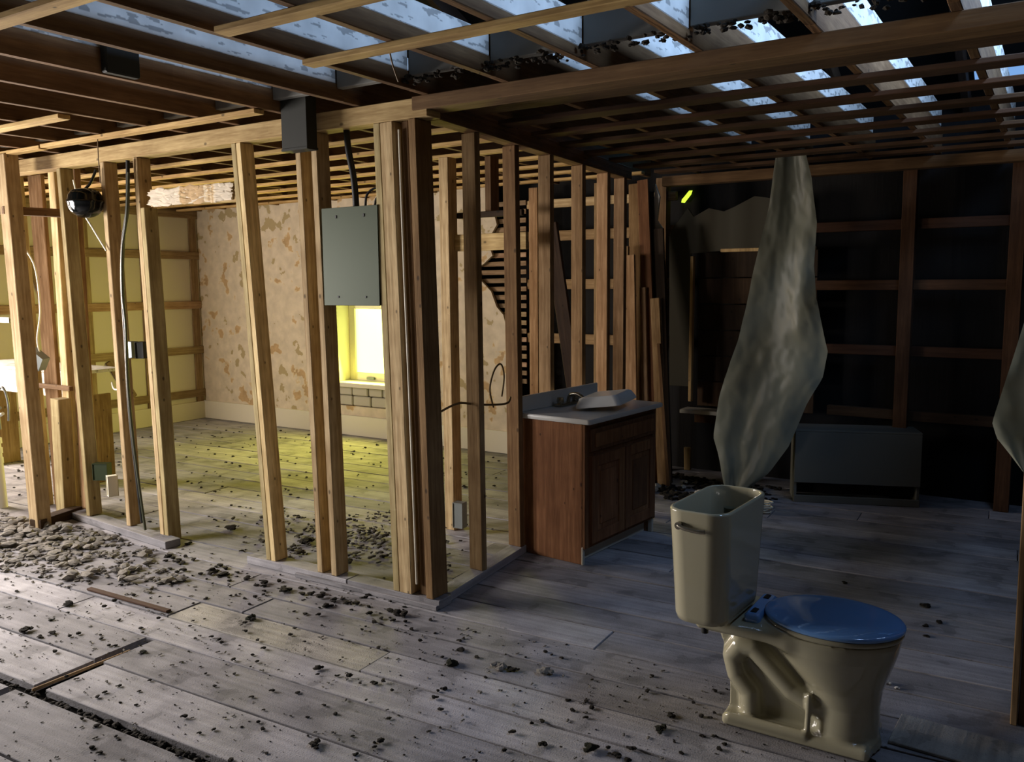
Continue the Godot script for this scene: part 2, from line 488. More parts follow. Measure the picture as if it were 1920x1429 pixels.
# ---------------------------------------------------------------- ceiling
func build_ceiling():
	var c := structure("ceiling", "open ceiling of joists with thin battens nailed across them")
	var xs := []
	var x := 2.22
	while x > -8.3:
		xs.append(snappedf(x, 0.01)); x -= 0.42
	for i in xs.size():
		var px: float = xs[i] - 0.019
		# front bay: brown joists; white upper boards paint in skylight above the shadow line
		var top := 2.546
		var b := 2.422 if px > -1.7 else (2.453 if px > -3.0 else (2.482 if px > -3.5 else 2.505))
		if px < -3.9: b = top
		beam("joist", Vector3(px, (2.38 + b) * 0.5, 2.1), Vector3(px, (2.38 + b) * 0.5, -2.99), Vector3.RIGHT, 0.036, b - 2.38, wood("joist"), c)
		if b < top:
			beam("painted_skylight_board", Vector3(px, (top + b) * 0.5, 2.1), Vector3(px, (top + b) * 0.5, -2.945), Vector3.RIGHT, 0.034, top - b, M.white, c)
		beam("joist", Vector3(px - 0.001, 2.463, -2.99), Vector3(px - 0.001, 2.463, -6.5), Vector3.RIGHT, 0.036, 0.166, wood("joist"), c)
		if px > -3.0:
			beam("painted_skylight_board", Vector3(px - 0.001, 2.61, -3.05), Vector3(px - 0.001, 2.61, -6.4), Vector3.RIGHT, 0.034, 0.125, M.white, c)  # far bay: skylight on the upper joist side painted in white
		if i < xs.size() - 1 and px < 0.6:
			var hx: float = px - 0.021; var lx: float = hx - 0.378
			block("blocking", Vector3(lx, 2.43, -2.985), Vector3(hx, 2.552, -2.945), M.blocking, c)
	# battens: [z, x from, x to]
	var rows := [[-1.47, -3.4, -2.3], [-1.93, -2.35, -1.4], [-1.0, -1.6, 2.3], [-0.5, -6.0, 2.3], [-1.47, -0.9, 2.3], [-1.93, -8.3, -5.2], [-2.38, -2.42, 2.3], [-2.42, -8.3, -4.13], [-2.87, -5.1, -3.26], [-2.875, -8.3, -5.14], [-2.85, 0.2, 2.3]]
	for r in rows:
		beam("batten", Vector3(r[1], 2.368, r[0]), Vector3(r[2], 2.368, r[0] - 0.01), Vector3(0, 0, 1), 0.062, 0.022, wood("batten"), c)
	for z in [-3.41, -3.83, -4.22, -4.61, -5.0, -5.38, -5.77, -6.15]:
		beam("batten", Vector3(-2.62, 2.368, z), Vector3(2.3, 2.368, z - 0.02), Vector3(0, 0, 1), 0.21 if z > -3.5 else 0.125, 0.022, wood("batten_old"), c)
		beam("batten", Vector3(-8.3, 2.368, z + 0.03), Vector3(-2.72, 2.368, z + 0.03), Vector3(0, 0, 1), 0.06, 0.022, wood("batten"), c)
	# scraps of old insulation left over the front wall
	var st := SurfaceTool.new(); st.begin(Mesh.PRIMITIVE_TRIANGLES)
	for k in 240:
		var p := Vector3(rng.randf_range(-2.4, 0.0), rng.randf_range(2.385, 2.42), rng.randf_range(-2.96, -2.88))
		add_chunk(st, p, rng.randf_range(0.008, 0.02), k)
	var ins := part("insulation_scrap", st.commit(), M.clod, c); ins.set_meta("kind", "stuff")

func build_roof():
	var r := structure("roof", "dark roof boards and rafters above the open joists")
	# far slope: boards from the eave (z -6.75, y 2.75) to the ridge (z -2.4, y 4.45)
	var eave := Vector3(0, 2.75, -6.75); var ridge := Vector3(0, 4.45, -2.4)
	var n := 24
	for k in n:
		var p0 := eave.lerp(ridge, float(k) / n); var p1 := eave.lerp(ridge, (k + 1.03) / n)
		var spans := [[-8.6, 0.42]]
		if k == 1: spans = [[-8.6, -2.84], [-2.48, -0.55], [-0.25, 0.42]]
		if k == 2: spans = [[-8.6, -0.2], [0.05, 0.42]]
		var mid := (p0 + p1) * 0.5
		for s in spans:
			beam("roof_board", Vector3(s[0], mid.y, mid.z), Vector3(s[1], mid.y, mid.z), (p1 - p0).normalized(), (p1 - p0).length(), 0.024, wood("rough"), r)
	for k in 12:
		var x := -8.2 + k * 0.76
		beam("rafter", Vector3(x, 2.68, -6.75), Vector3(x, 4.36, -2.45), Vector3.RIGHT, 0.045, 0.12, wood("dark"), r)
	for k in 24:
		var q0 := Vector3(0, 4.45, -2.4).lerp(Vector3(0, 2.75, 2.35), float(k) / 24); var q1 := Vector3(0, 4.45, -2.4).lerp(Vector3(0, 2.75, 2.35), (k + 1.03) / 24)
		var m2 := (q0 + q1) * 0.5
		beam("roof_board", Vector3(-8.6, m2.y, m2.z), Vector3(0.42, m2.y, m2.z), (q1 - q0).normalized(), (q1 - q0).length(), 0.024, wood("rough"), r)
	# added unseen: attic wall and window to house the light, deck to block sky
	for q in [[-6.75, 2.74, -5.1, 4.5], [-2.4, 2.74, 2.35, 4.5], [-5.1, 2.74, -2.4, 2.95], [-5.1, 3.45, -2.4, 4.5]]:
		block("added_attic_panel", Vector3(0.36, q[1], q[0]), Vector3(0.44, q[3], q[2]), wood("rough"), r)
	block("added_attic_panel", Vector3(0.36, 2.56, -6.75), Vector3(0.44, 2.74, 2.35), wood("rough"), r)
	block("sky_blocking_deck", Vector3(0.36, 2.74, -6.9), Vector3(2.8, 2.80, 2.4), wood("rough"), r)  # added to keep open sky off the floor at the right
	for q in [[-5.1, 2.95, -5.05, 3.45], [-2.45, 2.95, -2.4, 3.45], [-3.77, 2.95, -3.72, 3.45]]:
		block("added_attic_frame", Vector3(0.38, q[1], q[0]), Vector3(0.42, q[3], q[2]), M.trim, r)

# ---------------------------------------------------------------- partitions
func stud(xb: float, xt: float, w: float, z: float, parent: Node, mat := "stud", y0 := 0.045, y1 := 2.29, d := 0.089, called := "stud"):
	beam(called, Vector3(xb + w * 0.5, y0, z - d * 0.5), Vector3(xt + w * 0.5, y1, z - d * 0.5), Vector3.RIGHT, w, d, wood(mat), parent)

func build_partitions():
	var p := structure("wall_partition_front", "bare stud partition along the middle of the room, with a doorway")
	var Z := -3.1
	stud(-5.32, -5.40, 0.04, Z, p)
	stud(-4.88, -4.93, 0.042, Z, p)
	stud(-4.54, -4.60, 0.04, Z, p, "stud", 0.005); stud(-4.498, -4.558, 0.04, Z - 0.002, p, "stud", 0.005, 2.0)
	stud(-3.60, -3.74, 0.037, Z, p); stud(-3.562, -3.702, 0.037, Z, p)
	stud(-3.21, -3.265, 0.038, Z, p)
	stud(-3.11, -3.155, 0.04, Z, p)
	stud(-2.69, -2.745, 0.04, Z, p); stud(-2.649, -2.704, 0.075, Z, p)
	stud(-2.545, -2.60, 0.04, Z - 0.03, p, "oldstud")
	stud(-2.485, -2.535, 0.042, Z, p, "oldstud", 0.045, 2.29, 0.12, "corner_post")
	beam("top_plate", Vector3(-6.0, 2.333, Z - 0.045), Vector3(-2.42, 2.333, Z - 0.045), Vector3.UP, 0.085, 0.10, wood("plate"), p)
	beam("bottom_plate", Vector3(-5.5, 0.022, Z - 0.05), Vector3(-4.36, 0.022, Z + 0.04), Vector3.UP, 0.044, 0.10, M.floor[1], p)
	beam("bottom_plate", Vector3(-3.75, 0.022, Z - 0.04), Vector3(-3.0, 0.022, Z - 0.045), Vector3.UP, 0.044, 0.10, M.floor[2], p)
	beam("bottom_plate", Vector3(-2.995, 0.022, Z - 0.045), Vector3(-2.41, 0.022, Z - 0.055), Vector3.UP, 0.044, 0.10, M.floor[3], p)
	beam("kick_strip", Vector3(-3.35, 0.012, Z + 0.02), Vector3(-2.41, 0.012, Z + 0.006), Vector3.UP, 0.024, 0.02, M.floor[4], p)
	beam("door_header", Vector3(-4.47, 2.055, Z - 0.04), Vector3(-3.72, 2.035, Z - 0.04), Vector3.UP, 0.09, 0.06, wood("plate"), p)
	# plaster still stuck to the header
	var st := SurfaceTool.new(); st.begin(Mesh.PRIMITIVE_TRIANGLES)
	add_cbox(st, Vector3(-4.10, 2.045, Z - 0.004), Vector3(0.70, 0.092, 0.012), 0.004)
	for k in 150:
		add_chunk(st, Vector3(rng.randf_range(-4.44, -3.76), rng.randf_range(2.0, 2.09), Z + 0.001), rng.randf_range(0.010, 0.030), k, Vector3(2.2, 0.6, 0.28))
	var pl := part("plaster_residue", st.commit(), M.plaster, p); pl.set_meta("kind", "stuff")
	beam("corner_beam", Vector3(-2.5, 2.35, Z - 0.05), Vector3(2.4, 2.35, Z - 0.06), Vector3.UP, 0.06, 0.13, wood("joist"), p)

	var q := structure("wall_partition_side", "bare stud partition running back from the corner post behind the vanity")
	var zs := [-3.58, -4.03, -4.45, -4.95, -5.40, -5.74]
	for i in zs.size():
		var z: float = zs[i]
		var x: float = -2.43 + 0.1 * (z + 3.2)
		var lean: float = [0.015, 0.02, 0.0, 0.0, 0.0, 0.0][i]
		beam("stud", Vector3(x - 0.045, 0.045, z), Vector3(x - 0.045 - lean, 2.29, z), Vector3(1, 0, 0.1), 0.089, 0.04, wood("oldstud" if i == 1 else "midstud"), q)
	beam("bottom_plate", Vector3(-2.475, 0.022, -3.22), Vector3(-2.475 - 0.262, 0.022, -5.85), Vector3.UP, 0.044, 0.09, M.floor[0], q)
	beam("top_plate", Vector3(-2.475, 2.333, -3.2), Vector3(-2.475 - 0.262, 2.333, -5.85), Vector3.UP, 0.085, 0.09, wood("joist"), q)

	var t := structure("wall_partition_inner", "short run of studs and rails behind the corner of the partition")
	stud(-3.20, -3.205, 0.07, -4.2, t, "stud", 0.0, 2.30)
	beam("rail", Vector3(-3.22, 1.79, -4.27), Vector3(-2.62, 1.79, -4.27), Vector3.UP, 0.10, 0.03, wood("plate"), t)
	beam("rail", Vector3(-3.13, 1.955, -4.29), Vector3(-2.66, 1.955, -4.29), Vector3.UP, 0.035, 0.03, wood("dark"), t)
	stud(-2.95, -2.95, 0.045, -4.32, t, "oldstud", 1.95, 2.30)

# ---------------------------------------------------------------- far wall
func poly(a: Array) -> PackedVector2Array:
	var o := PackedVector2Array()
	for v in a: o.append(Vector2(v[0], v[1]))
	return o

func build_back_wall():
	var w := structure("wall_back", "far wall, peeling cream plaster on the left and dark open framing on the right")
	var Z := -6.42
	# outer boarding, with openings for the window at the left, the vent window behind the sheet
	var holes := [[-6.25, -5.28, 0.56, 1.36]]
	var ys := [-0.1, 0.14, 0.35, 0.56, 0.76, 0.96, 1.16, 1.36, 1.52, 1.66, 1.90, 2.1, 2.3, 2.5, 2.78]
	for j in ys.size() - 1:
		var ym: float = (ys[j] + ys[j + 1]) * 0.5
		var x0 := -8.6
		for h in holes:
			if ym > h[2] and ym < h[3]:
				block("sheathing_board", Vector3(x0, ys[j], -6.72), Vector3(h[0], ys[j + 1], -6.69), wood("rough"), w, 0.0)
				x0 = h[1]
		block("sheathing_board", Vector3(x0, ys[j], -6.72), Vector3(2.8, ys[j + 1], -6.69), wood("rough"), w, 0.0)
	var plast := func(a: Array):
		var o := part("plaster", slab(poly(a), 0.03), M.plaster, w); o.position.z = Z
	plast.call([[-8.4, 0.2], [-6.30, 0.2], [-6.30, 2.42], [-8.55, 2.42], [-8.4, 1.2]])
	plast.call([[-6.30, 1.42], [-5.24, 1.42], [-5.24, 2.42], [-6.30, 2.42]])
	plast.call([[-6.30, 0.2], [-5.24, 0.2], [-5.24, 0.30], [-6.30, 0.30]])
	plast.call([[-5.24, 0.2], [-4.02, 0.2], [-4.04, 0.62], [-4.10, 0.8], [-4.06, 1.12], [-4.17, 1.16], [-4.20, 1.26], [-4.27, 1.33], [-4.33, 1.47], [-4.45, 1.58], [-4.52, 1.66], [-4.40, 1.72], [-4.31, 1.79], [-4.36, 1.92], [-4.26, 2.06], [-4.30, 2.2], [-4.36, 2.42], [-5.24, 2.42]])
	# bare stones under the window where plaster fell
	var bx := -6.29
	for r in 2:
		bx = -6.29
		while bx < -5.3:
			var bw := rng.randf_range(0.17, 0.26)
			var yy := 0.305 + r * 0.105
			block("stone", Vector3(bx, yy, -6.47), Vector3(minf(bx + bw, -5.25), yy + 0.098, -6.435 + rng.randf_range(0, 0.012)), M.dirtywhite, w, 0.012)
			bx += bw + 0.012
	# lath showing through the broken plaster
	for i in 22:
		var ly := 0.66 + i * 0.075
		beam("lath", Vector3(-4.75, ly, -6.465), Vector3(-3.98, ly + 0.006, -6.465), Vector3.UP, 0.042, 0.01, wood("rail"), w)
	block("baseboard", Vector3(-8.4, 0.0, -6.44), Vector3(-4.02, 0.205, -6.395), M.trim, w)
	# open framing on the right
	for sx in [-3.935, -3.3, -2.75, -0.945, -0.30, 0.35, 1.0, 1.7]:
		beam("stud", Vector3(sx + 0.045, 0.0, Z - 0.06), Vector3(sx + 0.045, 2.36, Z - 0.06), Vector3.RIGHT, 0.089, 0.09, wood("midstud" if sx < -2 else "girt"), w)
	for gy in [[1.06, 1.05], [1.53, 1.51], [1.945, 1.925]]:
		beam("girt", Vector3(-3.98, gy[0], -6.50), Vector3(-2.60, gy[0], -6.50), Vector3.UP, 0.085, 0.05, wood("midstud"), w)
		beam("girt", Vector3(-1.9, gy[1], -6.50), Vector3(2.4, gy[1], -6.50), Vector3.UP, 0.07, 0.05, wood("girt"), w)
	beam("girt", Vector3(-1.4, 0.60, -6.50), Vector3(2.4, 0.58, -6.50), Vector3.UP, 0.07, 0.05, wood("dark"), w)
	beam("girt", Vector3(-3.98, 2.22, -6.50), Vector3(-2.60, 2.22, -6.50), Vector3.UP, 0.07, 0.05, wood("stud"), w)
	beam("top_plate", Vector3(-2.66, 2.32, Z + 0.03), Vector3(2.5, 2.32, Z + 0.03), Vector3.UP, 0.075, 0.10, wood("joist"), w)
	# torn wallboard left round the boarded opening
	var d1 := part("torn_wallboard", slab(poly([[-2.60, 0.72], [-2.44, 0.72], [-2.44, 1.76], [-1.78, 1.80], [-1.78, 2.14], [-1.95, 2.17], [-2.10, 2.10], [-2.18, 2.07], [-2.30, 2.10], [-2.42, 2.04], [-2.47, 2.11], [-2.53, 2.03], [-2.58, 1.98], [-2.62, 1.9], [-2.61, 1.4]]), 0.02), M.plasterdark, w); d1.position.z = -6.40
	var d2 := part("torn_wallboard", slab(poly([[-2.72, 1.90], [-2.64, 1.86], [-2.63, 1.95], [-2.68, 2.02], [-2.66, 2.2], [-2.70, 2.3], [-2.71, 2.1]]), 0.02), M.chalk, w); d2.position.z = -6.30
	# window
	var g := structure("window_1", "small bright sunlit window low in the peeling far wall")
	block("jamb", Vector3(-6.30, 0.55, -6.68), Vector3(-6.225, 1.40, -6.40), M.trim, g)
	block("jamb", Vector3(-5.31, 0.55, -6.68), Vector3(-5.235, 1.40, -6.40), M.trim, g)
	block("head", Vector3(-6.30, 1.345, -6.68), Vector3(-5.235, 1.42, -6.40), M.trim, g)
	block("sill", Vector3(-6.33, 0.505, -6.68), Vector3(-5.20, 0.55, -6.34), M.trim, g)
	block("sash", Vector3(-6.225, 0.55, -6.62), Vector3(-6.145, 1.345, -6.58), M.trim, g)
	block("sash", Vector3(-5.39, 0.55, -6.62), Vector3(-5.31, 1.345, -6.58), M.trim, g)
	block("sash", Vector3(-6.145, 0.55, -6.62), Vector3(-5.39, 0.63, -6.58), M.trim, g)
	block("sash", Vector3(-6.145, 1.29, -6.62), Vector3(-5.39, 1.345, -6.58), M.trim, g)
	block("latch", Vector3(-5.98, 0.565, -6.58), Vector3(-5.88, 0.59, -6.555), M.metal, g)
	block("pane", Vector3(-6.145, 0.63, -6.605), Vector3(-5.39, 1.29, -6.60), M.pane, g, 0.0005)
	# chink in the boards where leaves outside catch the sun
	var cg := structure("window_3", "bright yellow-green chink high in the dark far wall")
	var ck := part("pane", slab(poly([[-2.625, 2.255], [-2.60, 2.25], [-2.545, 2.315], [-2.535, 2.345], [-2.56, 2.345], [-2.60, 2.30], [-2.62, 2.28]]), 0.01), M.leafgap, cg); ck.position = Vector3(0, -0.075, -6.66)
	# boarded opening
	var b := structure("window_4", "boarded-up opening with pale strips for light leaking at its edges beside the hanging plastic")
	for i in 6:
		block("board", Vector3(-2.40, 0.56 + i * 0.203, -6.52), Vector3(-1.5, 0.755 + i * 0.203, -6.49), wood("dark"), b)
	block("light_leak_strip", Vector3(-2.44, 0.60, -6.44), Vector3(-2.415, 1.74, -6.395), wood("plate"), b)  # pale strip stands in for light leaking past the boards
	block("light_leak_strip", Vector3(-2.20, 1.765, -6.44), Vector3(-1.5, 1.79, -6.395), wood("plate"), b)
	block("sill", Vector3(-2.48, 0.515, -6.48), Vector3(-1.95, 0.545, -6.32), M.dirtywhite, b)
	block("apron", Vector3(-2.38, 0.44, -6.44), Vector3(-1.95, 0.51, -6.38), wood("girt"), b)

# ---------------------------------------------------------------- left corner
func build_left_corner():
	var p := structure("wall_partition_left", "narrow framed chase of old studs at the left of the partition")
	beam("stud", Vector3(-5.48, 0.0, -2.885), Vector3(-5.56, 2.36, -2.885), Vector3.RIGHT, 0.10, 0.09, wood("stud"), p)
	stud(-6.02, -6.11, 0.045, -3.16, p, "stud", 0.0, 2.3)
	stud(-5.97, -6.02, 0.16, -3.25, p, "midstud", 0.0, 2.3, 0.03, "wide_board")
	stud(-5.68, -5.66, 0.10, -3.10, p, "stud", 0.0, 0.80)
	stud(-5.67, -5.66, 0.075, -3.19, p, "stud", 0.0, 2.3)
	stud(-5.56, -5.53, 0.15, -3.21, p, "midstud", 0.0, 2.3, 0.04, "wide_board")
	beam("bottom_plate", Vector3(-5.46, 0.03, -2.84), Vector3(-5.56, 0.03, -3.18), Vector3.UP, 0.06, 0.09, wood("dark"), p)
	beam("rail", Vector3(-5.58, 2.02, -2.84), Vector3(-5.52, 2.02, -3.2), Vector3.UP, 0.05, 0.07, wood("oldstud"), p)
	beam("stud", Vector3(-5.62, 2.04, -2.90), Vector3(-5.62, 2.36, -2.90), Vector3.RIGHT, 0.12, 0.04, wood("oldstud"), p)
	beam("rail", Vector3(-6.0, 0.87, -3.16), Vector3(-5.5, 0.87, -3.16), Vector3.UP, 0.03, 0.03, wood("oldstud"), p)
	var c := thing("counter_shelf", "white painted shelf board behind the left studs, brightly lit by daylight", "shelf", Vector3(-6.9, 0, -3.62))
	block("front_board", Vector3(-0.9, 0.70, 0.0), Vector3(0.72, 0.885, 0.03), M.white, c)
	block("top_board", Vector3(-0.9, 0.885, -0.35), Vector3(0.72, 0.91, 0.04), M.white, c)
	block("side_panel", Vector3(0.55, 0.0, -0.33), Vector3(0.58, 0.70, -0.02), wood("midstud"), c)
	block("side_panel", Vector3(-0.88, 0.0, -0.33), Vector3(-0.85, 0.70, -0.02), wood("midstud"), c)
	var b2 := part("white_rail", cbox(1.0, 0.045, 0.04), M.white, self); b2.position = Vector3(-7.55, 1.28, -3.6)
	tag(b2, "short white wooden rail at the left edge above the shelf board", "rail")
	var b3 := part("rail_post", cbox(0.05, 1.32, 0.05), wood("stud"), self); b3.position = Vector3(-7.98, 0.66, -3.655)
	tag(b3, "slim post carrying the white rail behind the left studs", "post")
	# drain pipe and supply valve
	var pp := thing("drain_pipe", "white plastic drain pipe standing on the rubble at the left edge", "pipe", Vector3(-6.22, 0, -3.02))
	part("pipe", tube([Vector3(0, -0.02, 0), Vector3(-0.02, 0.3, 0), Vector3(-0.05, 0.6, 0)], 0.034, 14), M.pvc, pp)
	for y in [0.40, 0.47, 0.33]:
		part("coupling", tube([Vector3(-0.02 - 0.02 * y, y - 0.02, 0), Vector3(-0.023 - 0.02 * y, y + 0.02, 0)], 0.041, 14), M.pvc, pp)
	var sv := thing("supply_line", "looped metal water supply line with a small valve above the drain pipe", "pipe", Vector3(-6.20, 0.0, -3.05))
	part("hose", tube([Vector3(-0.03, 0.55, 0), Vector3(-0.04, 0.74, 0), Vector3(0.0, 0.84, 0), Vector3(0.06, 0.84, 0), Vector3(0.10, 0.74, 0), Vector3(0.09, 0.62, 0)], 0.008), M.galv, sv)
	part("valve", tube([Vector3(-0.10, 0.70, 0.02), Vector3(0.03, 0.71, 0.02)], 0.011), M.galv, sv)
	part("handle", tube([Vector3(0.03, 0.655, 0.03), Vector3(0.08, 0.675, 0.03)], 0.012), M.pvc, sv)

# ---------------------------------------------------------------- vanity
func build_vanity():
	# local frame: +x is the door side, +z the visible end; origin at the front corner on the floor
	var at := Vector3(-2.105, 0, -4.03); var turn := deg_to_rad(-5.0)
	var v := thing("vanity_cabinet", "old pine bathroom vanity with two doors standing against the side studs", "cabinet", at, turn)
	block("side_panel", Vector3(-0.455, 0.0, -0.018), Vector3(-0.03, 0.785, 0.0), wood("pine"), v)
	block("side_panel", Vector3(-0.455, 0.0, -0.80), Vector3(-0.03, 0.785, -0.782), wood("pine"), v)
	block("back_panel", Vector3(-0.455, 0.0, -0.782), Vector3(-0.445, 0.785, -0.018), wood("pine"), v)
	block("bottom_panel", Vector3(-0.445, 0.085, -0.782), Vector3(-0.02, 0.10, -0.018), wood("pine"), v)
	block("toe_board", Vector3(-0.09, 0.0, -0.782), Vector3(-0.075, 0.085, -0.018), M.dirtywhite, v)
	block("foot_strip", Vector3(-0.034, 0.0, -0.016), Vector3(-0.022, 0.10, 0.003), M.dirtywhite, v)
	block("foot_strip", Vector3(-0.05, 0.0, -0.80), Vector3(-0.02, 0.085, -0.78), M.dirtywhite, v)
	var fr := "front_frame"
	block(fr, Vector3(-0.03, 0.09, -0.045), Vector3(-0.01, 0.785, 0.0), wood("pine"), v)
	block(fr, Vector3(-0.03, 0.09, -0.80), Vector3(-0.01, 0.785, -0.755), wood("pine"), v)
	block(fr, Vector3(-0.03, 0.745, -0.755), Vector3(-0.01, 0.785, -0.045), wood("pine"), v)
	block(fr, Vector3(-0.03, 0.09, -0.755), Vector3(-0.01, 0.13, -0.045), wood("pine"), v)
	block(fr, Vector3(-0.03, 0.60, -0.755), Vector3(-0.01, 0.625, -0.045), wood("pine"), v)
	# false drawer front with a stepped rim
	var dr := block("drawer_front", Vector3(-0.012, 0.628, -0.765), Vector3(0.006, 0.752, -0.035), wood("pine"), v, 0.006)
	var dp := part("raised_panel", cbox(0.012, 0.078, 0.66, 0.005), wood("pine"), dr); dp.position = Vector3(0.012, 0, 0)
	for k in 2:
		var z1 := -0.04 - k * 0.362
		var d := block("door", Vector3(-0.012, 0.115, z1 - 0.352), Vector3(0.002, 0.605, z1), wood("pine"), v, 0.004)
		for q in [[-0.146, 0.062], [0.146, 0.062]]:
			var stl := part("stile", cbox(0.012, 0.49, q[1], 0.004), wood("pine"), d); stl.position = Vector3(0.010, 0, q[0])
		for q in [-0.214, 0.214]:
			var rl := part("rail", cbox(0.012, 0.062, 0.23, 0.004), wood("pine"), d); rl.position = Vector3(0.010, q, 0)
		var rp := part("raised_panel", cbox(0.010, 0.30, 0.17, 0.006), wood("pine"), d); rp.position = Vector3(0.008, 0, 0)
	# top
	var ring := func(o: float, y: float) -> Array:
		return rrect(0.245 + o, 0.42 + o, 0.018, y, Vector2(-0.215, -0.40), 3)
	var top := part("countertop", loft([ring.call(-0.006, 0.786), ring.call(0.0, 0.79), ring.call(0.0, 0.808), ring.call(-0.006, 0.814)]), M.marble, v)
	top.set_meta("label", "pale cultured-marble countertop")
	block("backsplash", Vector3(-0.458, 0.814, -0.815), Vector3(-0.438, 0.905, 0.012), M.marble, top, 0.006)
	var f := thing("faucet", "dusty dark faucet with two handles at the back of the vanity top", "faucet", at + Vector3(0, 0.002, 0), turn)
	block("base", Vector3(-0.41, 0.814, -0.50), Vector3(-0.36, 0.832, -0.28), M.chrome, f, 0.008)
	part("spout", tube([Vector3(-0.385, 0.82, -0.39), Vector3(-0.37, 0.872, -0.39), Vector3(-0.32, 0.885, -0.39), Vector3(-0.27, 0.862, -0.39)], 0.012), M.chrome, f)
	for z in [-0.47, -0.31]:
		part("handle", loft([rrect(0.016, 0.016, 0.015, 0.83, Vector2(-0.385, z)), rrect(0.022, 0.022, 0.02, 0.845, Vector2(-0.385, z)), rrect(0.018, 0.018, 0.017, 0.868, Vector2(-0.385, z))]), M.chrome, f)
	# a loose tray lying tipped on the top
	var tr := thing("plastic_tray", "upturned pale plastic tray lying askew on the vanity top", "tray", at + Vector3(-0.10, 0.830, -0.44), turn + 0.25)
	var body := loft([rrect(0.135, 0.19, 0.03, 0.0), rrect(0.135, 0.19, 0.03, 0.012), rrect(0.115, 0.165, 0.03, 0.052), rrect(0.10, 0.15, 0.028, 0.058)])
	var ob := part("body", body, M.marble, tr); ob.rotation_degrees = Vector3(0, 0, 7)
	ob.position = Vector3(0, 0.012, 0)

# ---------------------------------------------------------------- toilet
func seg_d(p: Vector3, a: Vector3, b: Vector3) -> float:
	var ab := b - a
	var t := clampf((p - a).dot(ab) / ab.length_squared(), 0, 1)
	return (p - a - ab * t).length()

func smin(a: float, b: float, k: float) -> float:
	var h := maxf(k - absf(a - b), 0.0) / k
	return minf(a, b) - h * h * k * 0.25

var prof := [[0.0, 0.145, 0.118, 0.122], [0.05, 0.145, 0.108, 0.110], [0.14, 0.145, 0.108, 0.104], [0.20, 0.130, 0.130, 0.120], [0.27, 0.110, 0.172, 0.152], [0.33, 0.095, 0.206, 0.176], [0.372, 0.090, 0.220, 0.184], [0.40, 0.090, 0.220, 0.184]]
func bowl_d(p: Vector3) -> float:
	var i := 0
	while i < prof.size() - 2 and p.y > prof[i + 1][0]: i += 1
	var a: Array = prof[i]; var b: Array = prof[i + 1]
	var t := clampf((p.y - a[0]) / (b[0] - a[0]), 0, 1)
	t = t * t * (3 - 2 * t) if i == 1 else t
	var cx := lerpf(a[1], b[1], t); var rx := lerpf(a[2], b[2], t); var rz := lerpf(a[3], b[3], t)
	var d := (Vector2((p.x - cx) / rx, p.z / rz).length() - 1.0) * minf(rx, rz) * 0.92
	return maxf(d, maxf(p.y - 0.388, -p.y))

func rbox(p: Vector3, c: Vector3, h: Vector3, r: float) -> float:
	var q := (p - c).abs() - h + Vector3(r, r, r)
	return Vector3(maxf(q.x, 0), maxf(q.y, 0), maxf(q.z, 0)).length() + minf(maxf(q.x, maxf(q.y, q.z)), 0.0) - r

var trap := [Vector3(-0.150, 0.01, 0), Vector3(-0.158, 0.12, 0), Vector3(-0.205, 0.172, 0), Vector3(-0.222, 0.235, 0), Vector3(-0.195, 0.278, 0), Vector3(-0.150, 0.282, 0), Vector3(-0.095, 0.235, 0), Vector3(-0.015, 0.160, 0), Vector3(0.07, 0.125, 0)]
func toilet_d(p: Vector3) -> float:
	var q := Vector3(p.x, p.y, absf(p.z))
	var d := bowl_d(q)
	# deck that carries the tank
	d = smin(d, rbox(q, Vector3(-0.17, 0.363, 0), Vector3(0.165, 0.022, 0.165), 0.02), 0.05)
	# web under the deck, its rear edge slanting out to the deck
	var rear := -0.235 - maxf(0.0, (q.y - 0.20)) * 0.42
	var web := maxf(maxf(rear - q.x, q.x - 0.10), maxf(q.z - 0.062, maxf(q.y - 0.36, -q.y)))
	d = smin(d, web, 0.012)
	# the trapway, raised on the side
	var t := 1.0
	for i in trap.size() - 1:
		t = minf(t, seg_d(Vector3(q.x, q.y, q.z * 0.9), trap[i] + Vector3(0, 0, 0.055), trap[i + 1] + Vector3(0, 0, 0.055)))
	d = smin(d, t - 0.040, 0.014)
	# foot, with a raised rim
	var foot := rbox(q, Vector3(0.0, 0.016, 0), Vector3(0.245, 0.024, 0.128), 0.018)
	d = smin(d, foot, 0.014)
	d = smin(d, seg_d(q, Vector3(-0.215, 0.035, 0.118), Vector3(0.04, 0.035, 0.118)) - 0.014, 0.012)
	d = smin(d, seg_d(q, Vector3(0.046, 0.03, 0.112), Vector3(0.048, 0.17, 0.104)) - 0.010, 0.01)
	return maxf(d, -q.y)

